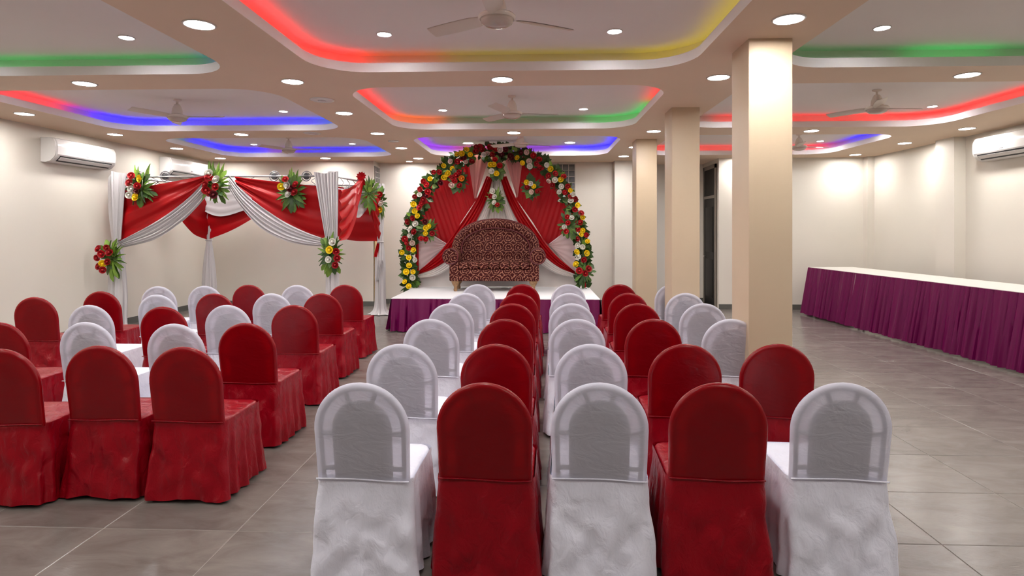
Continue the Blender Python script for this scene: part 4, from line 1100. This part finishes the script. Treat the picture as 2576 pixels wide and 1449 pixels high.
# post drapes
def zpx(py, Y): return CAMH + (VPY - py) / FPX * Y
addp('post_drape', SATINW, drape_tube(FL.x, PF, [(0.02, 0.15, 0.12), (0.12, 0.12, 0.10), (0.55, 0.125, 0.10), (1.05, 0.10, 0.08), (1.36, 0.065, 0.06), (1.48, 0.07, 0.06), (1.9, 0.11, 0.07), (2.3, 0.125, 0.07), (2.44, 0.12, 0.065), (2.5, 0.10, 0.06)], 9, 66, 0.4))
addp('post_drape', SATINW, drape_tube(FR.x, PF, [(0.02, 0.13, 0.12), (0.3, 0.10, 0.09), (0.8, 0.088, 0.08), (1.05, 0.085, 0.07), (1.36, 0.06, 0.055), (1.48, 0.065, 0.055), (2.0, 0.075, 0.06), (2.42, 0.075, 0.06), (2.54, 0.06, 0.055)], 9, 66, 1.4))
addp('post_drape', SATINW, drape_tube(BR.x, PB, [(0.015, 0.21, 0.17), (0.05, 0.15, 0.13), (0.16, 0.10, 0.09), (0.5, 0.085, 0.08), (1.0, 0.085, 0.08), (1.32, 0.06, 0.06), (1.40, 0.05, 0.05), (1.9, 0.06, 0.06), (2.42, 0.075, 0.07), (2.5, 0.06, 0.06)], 9, 66, 2.2))
addp('post_drape', SATINW, drape_tube(BL.x, PB, [(0.015, 0.17, 0.15), (0.2, 0.12, 0.11), (0.6, 0.11, 0.10), (1.0, 0.085, 0.08), (1.34, 0.05, 0.05), (1.40, 0.045, 0.045), (1.46, 0.036, 0.036), (2.2, 0.036, 0.036), (2.5, 0.05, 0.05)], 9, 66, 3.2))
for p, z in ((FL, 1.42), (FR, 1.42), (BR, 1.39), (BL, 1.42)):
    MB().tube([(p.x + 0.058 * math.cos(a), p.y + 0.058 * math.sin(a), z) for a in [2 * math.pi * k / 20 for k in range(21)]], 0.012, 6, False).obj('tie_cord', SATINW, pav)
Y1 = PF - 0.03
# wide drape folded over the front-right corner
addp('corner_drape', SATINW, cloth(pp(PF - 0.11, (789, 432), (820, 436), (852, 430)), pp(PF - 0.11, (819, 602), (834, 603), (848, 602)), 56, 24, 8, 0.012, 'u', wob=0.4))
addp('corner_drape', SATINW, cloth(pp(PF - 0.11, (280, 430), (298, 434), (318, 436)), pp(PF - 0.11, (286, 602), (296, 604), (304, 602)), 44, 24, 6, 0.012, 'u', wob=0.4))
# front red valances and white swags
addp('red_valance', SATINR, cloth(pp(PF - 0.05, (306, 478), (400, 464), (470, 450), (524, 440)), pp(PF - 0.05, (300, 612), (400, 556), (470, 508), (524, 456)), 50, 26, 2.0, 0.020, 'v', wob=1.2))
addp('red_valance', SATINR, cloth(pp(PF - 0.05, (592, 444), (650, 452), (740, 462), (838, 472)), pp(PF - 0.05, (592, 462), (680, 536), (760, 584), (830, 606)), 50, 26, 2.0, 0.020, 'v', wob=1.2))
addp('white_swag', SATINW, cloth(pp(PF - 0.09, (524, 446), (470, 502), (400, 553), (300, 607)), pp(PF - 0.09, (530, 480), (495, 522), (455, 560), (390, 602), (304, 624)), 48, 40, 5, 0.017, 'v', wob=0.5, ends=0.6))
addp('white_swag', SATINW, cloth(pp(PF - 0.09, (576, 440), (620, 490), (700, 548), (765, 582), (826, 604)), pp(PF - 0.09, (574, 470), (606, 520), (655, 573), (715, 605), (775, 618), (826, 620)), 48, 40, 5, 0.017, 'v', wob=0.5, ends=0.6))
# back and side cloths
addp('white_valance', SATINW, cloth(pp(PB - 0.10, (470, 462), (550, 466), (640, 462)), pp(PB - 0.10, (478, 512), (550, 544), (630, 524)), 40, 26, 4, 0.006, 'v', wob=0.3))
addp('red_valance', SATINR, cloth(pp(PB - 0.03, (524, 470), (640, 470), (738, 468)), pp(PB - 0.03, (522, 603), (582, 580), (640, 547), (738, 482)), 50, 24, 2, 0.020, 'v', wob=1.2))
addp('red_valance', SATINR, cloth(pp(PB - 0.03, (738, 468), (850, 470), (957, 474)), pp(PB - 0.03, (738, 484), (800, 560), (870, 602), (957, 607)), 50, 24, 2, 0.020, 'v', wob=1.2))
nl = Vector(((BL - FL).y, -(BL - FL).x, 0)).normalized()
def side(P0, P1, f, z): q = P0.lerp(P1, f); return Vector((q.x, q.y, z))
addp('red_valance', SATINR, cloth([side(FL, BL, f, 2.28) for f in (0.5, 0.75, 1.0)], [side(FL, BL, 0.5, 2.15), side(FL, BL, 0.62, 1.85), side(FL, BL, 0.8, 1.55), side(FL, BL, 1.0, 1.42)], 40, 20, 2, 0.018, 'v', nl, wob=1.0))
addp('red_valance', SATINR, cloth([side(FL, BL, f, 2.28) for f in (0.0, 0.25, 0.5)], [side(FL, BL, 0.0, 1.42), side(FL, BL, 0.2, 1.55), side(FL, BL, 0.38, 1.85), side(FL, BL, 0.5, 2.15)], 40, 20, 2, 0.018, 'v', nl, wob=1.0))
nr_ = Vector(((BR - FR).y, -(BR - FR).x, 0)).normalized()
def ps(*pts): return [atP(px, py, (FR.x, FR.y), (BR.x, BR.y)) + nr_ * 0.05 for px, py in pts]
addp('red_valance', SATINR, cloth(ps((850, 478), (866, 474), (886, 462), (904, 448)), ps((848, 606), (868, 594), (892, 530), (906, 452)), 40, 26, 4, 0.022, 'v', nr_, wob=1.3))
addp('red_valance', SATINR, cloth(ps((904, 448), (915, 462), (930, 480), (944, 492)), ps((905, 452), (922, 510), (938, 575), (950, 604)), 40, 26, 4, 0.018, 'v', nr_, wob=1.3))
addp('white_valance', SATINW, cloth([q - nr_ * 0.10 for q in ps((870, 470), (905, 468), (940, 472))], [q - nr_ * 0.10 for q in ps((880, 530), (908, 548), (930, 528))], 30, 20, 4, 0.010, 'v', nr_))
q = ps((904, 446))[0]
kn = MB()
for k in range(9):
    a = 2 * math.pi * k / 9; d = Vector((math.cos(a) * 0.8, -0.5, math.sin(a) * 0.7 + 0.3)).normalized()
    M = Matrix.Translation(q) @ basis(d, (0, -1, 0.2)) @ Matrix.Scale(0.11, 4)
    kn.add([M @ v.co for v in LEAF[('broad', 0)].vertices], [tuple(f.vertices) for f in LEAF[('broad', 0)].polygons])
kn.obj('cloth_knot', SATINR, pav)
q = atY(948, 612, PB - 0.08)
addp('cloth_tail', SATINR, cloth([q, q + Vector((0.05, 0, 0))], [q + Vector((-0.06, 0, -0.26)), q + Vector((0.02, 0, -0.26))], 10, 10, 2, 0.012, 'u'))
q = atY(950, 655, PB - 0.11)
addp('cloth_tail', SATINW, cloth([q, q + Vector((0.10, 0, 0.0))], [q + Vector((-0.05, 0, -0.42)), q + Vector((0.03, 0, -0.36))], 16, 12, 3, 0.014, 'u'), 'white cloth tail')

GP = 'bouquets on the draped pavilion'
bq((360, 475), PF - 0.06, 'R344,444 Y362,451 R336,461 W342,477 R359,469 D357,481 Y354,497 W338,492', 0.24, 0.30, 22, 0.060, 'bouquet with two yellow roses on the left red valance of the pavilion', tones=(0, 1, 1), group=GP, up=3)
bq((546, 468), PF - 0.06, 'W534,438 W553,453 R536,449 R527,466 R552,471 R538,487 D548,491 R528,480', 0.25, 0.30, 22, 0.066, 'white and red bouquet at the middle of the pavilion front rail', tones=(1, 2, 2), group=GP, up=5)
bq((738, 487), PF - 0.06, 'R727,453 Y715,471 W730,467 W732,489 R750,465 R748,485 D738,476', 0.25, 0.31, 24, 0.058, 'bouquet with two white roses on the right red valance of the pavilion', tones=(0, 1, 1), group=GP, up=3)
bq((288, 650), PF - 0.16, 'R262,625 R281,623 R270,638 R289,635 R256,648 Y271,662 R282,658 R262,669 R273,678', 0.20, 0.34, 26, 0.055, 'mostly red bouquet with one yellow rose on the front left pavilion post', tones=(1, 2, 2), group=GP)
bq((836, 640), PF - 0.15, 'W843,608 Y836,628 R851,632 W833,652 R854,649 R850,666', 0.20, 0.34, 24, 0.058, 'yellow, white and red bouquet on the front right pavilion post', tones=(0, 1, 2), group=GP)
cc = ps((914, 488))[0] - nr_ * -0.06
bouquet(cc, [(ps((919, 469))[0], 'R'), (ps((920, 481))[0], 'Y'), (ps((918, 498))[0], 'R')], 0.17, 0.34, 20, 0.06, 'small bouquet on the right side of the pavilion beside the red knot', tones=(0, 1, 2), face=Vector((0.25, -1, 0)), group=GP)
bq((955, 510), PB - 0.12, 'R959,490 R953,500 R953,516 W963,512 Y959,528', 0.17, 0.32, 20, 0.058, 'bouquet at the top of the rear right pavilion post', tones=(0, 1, 1), group=GP)
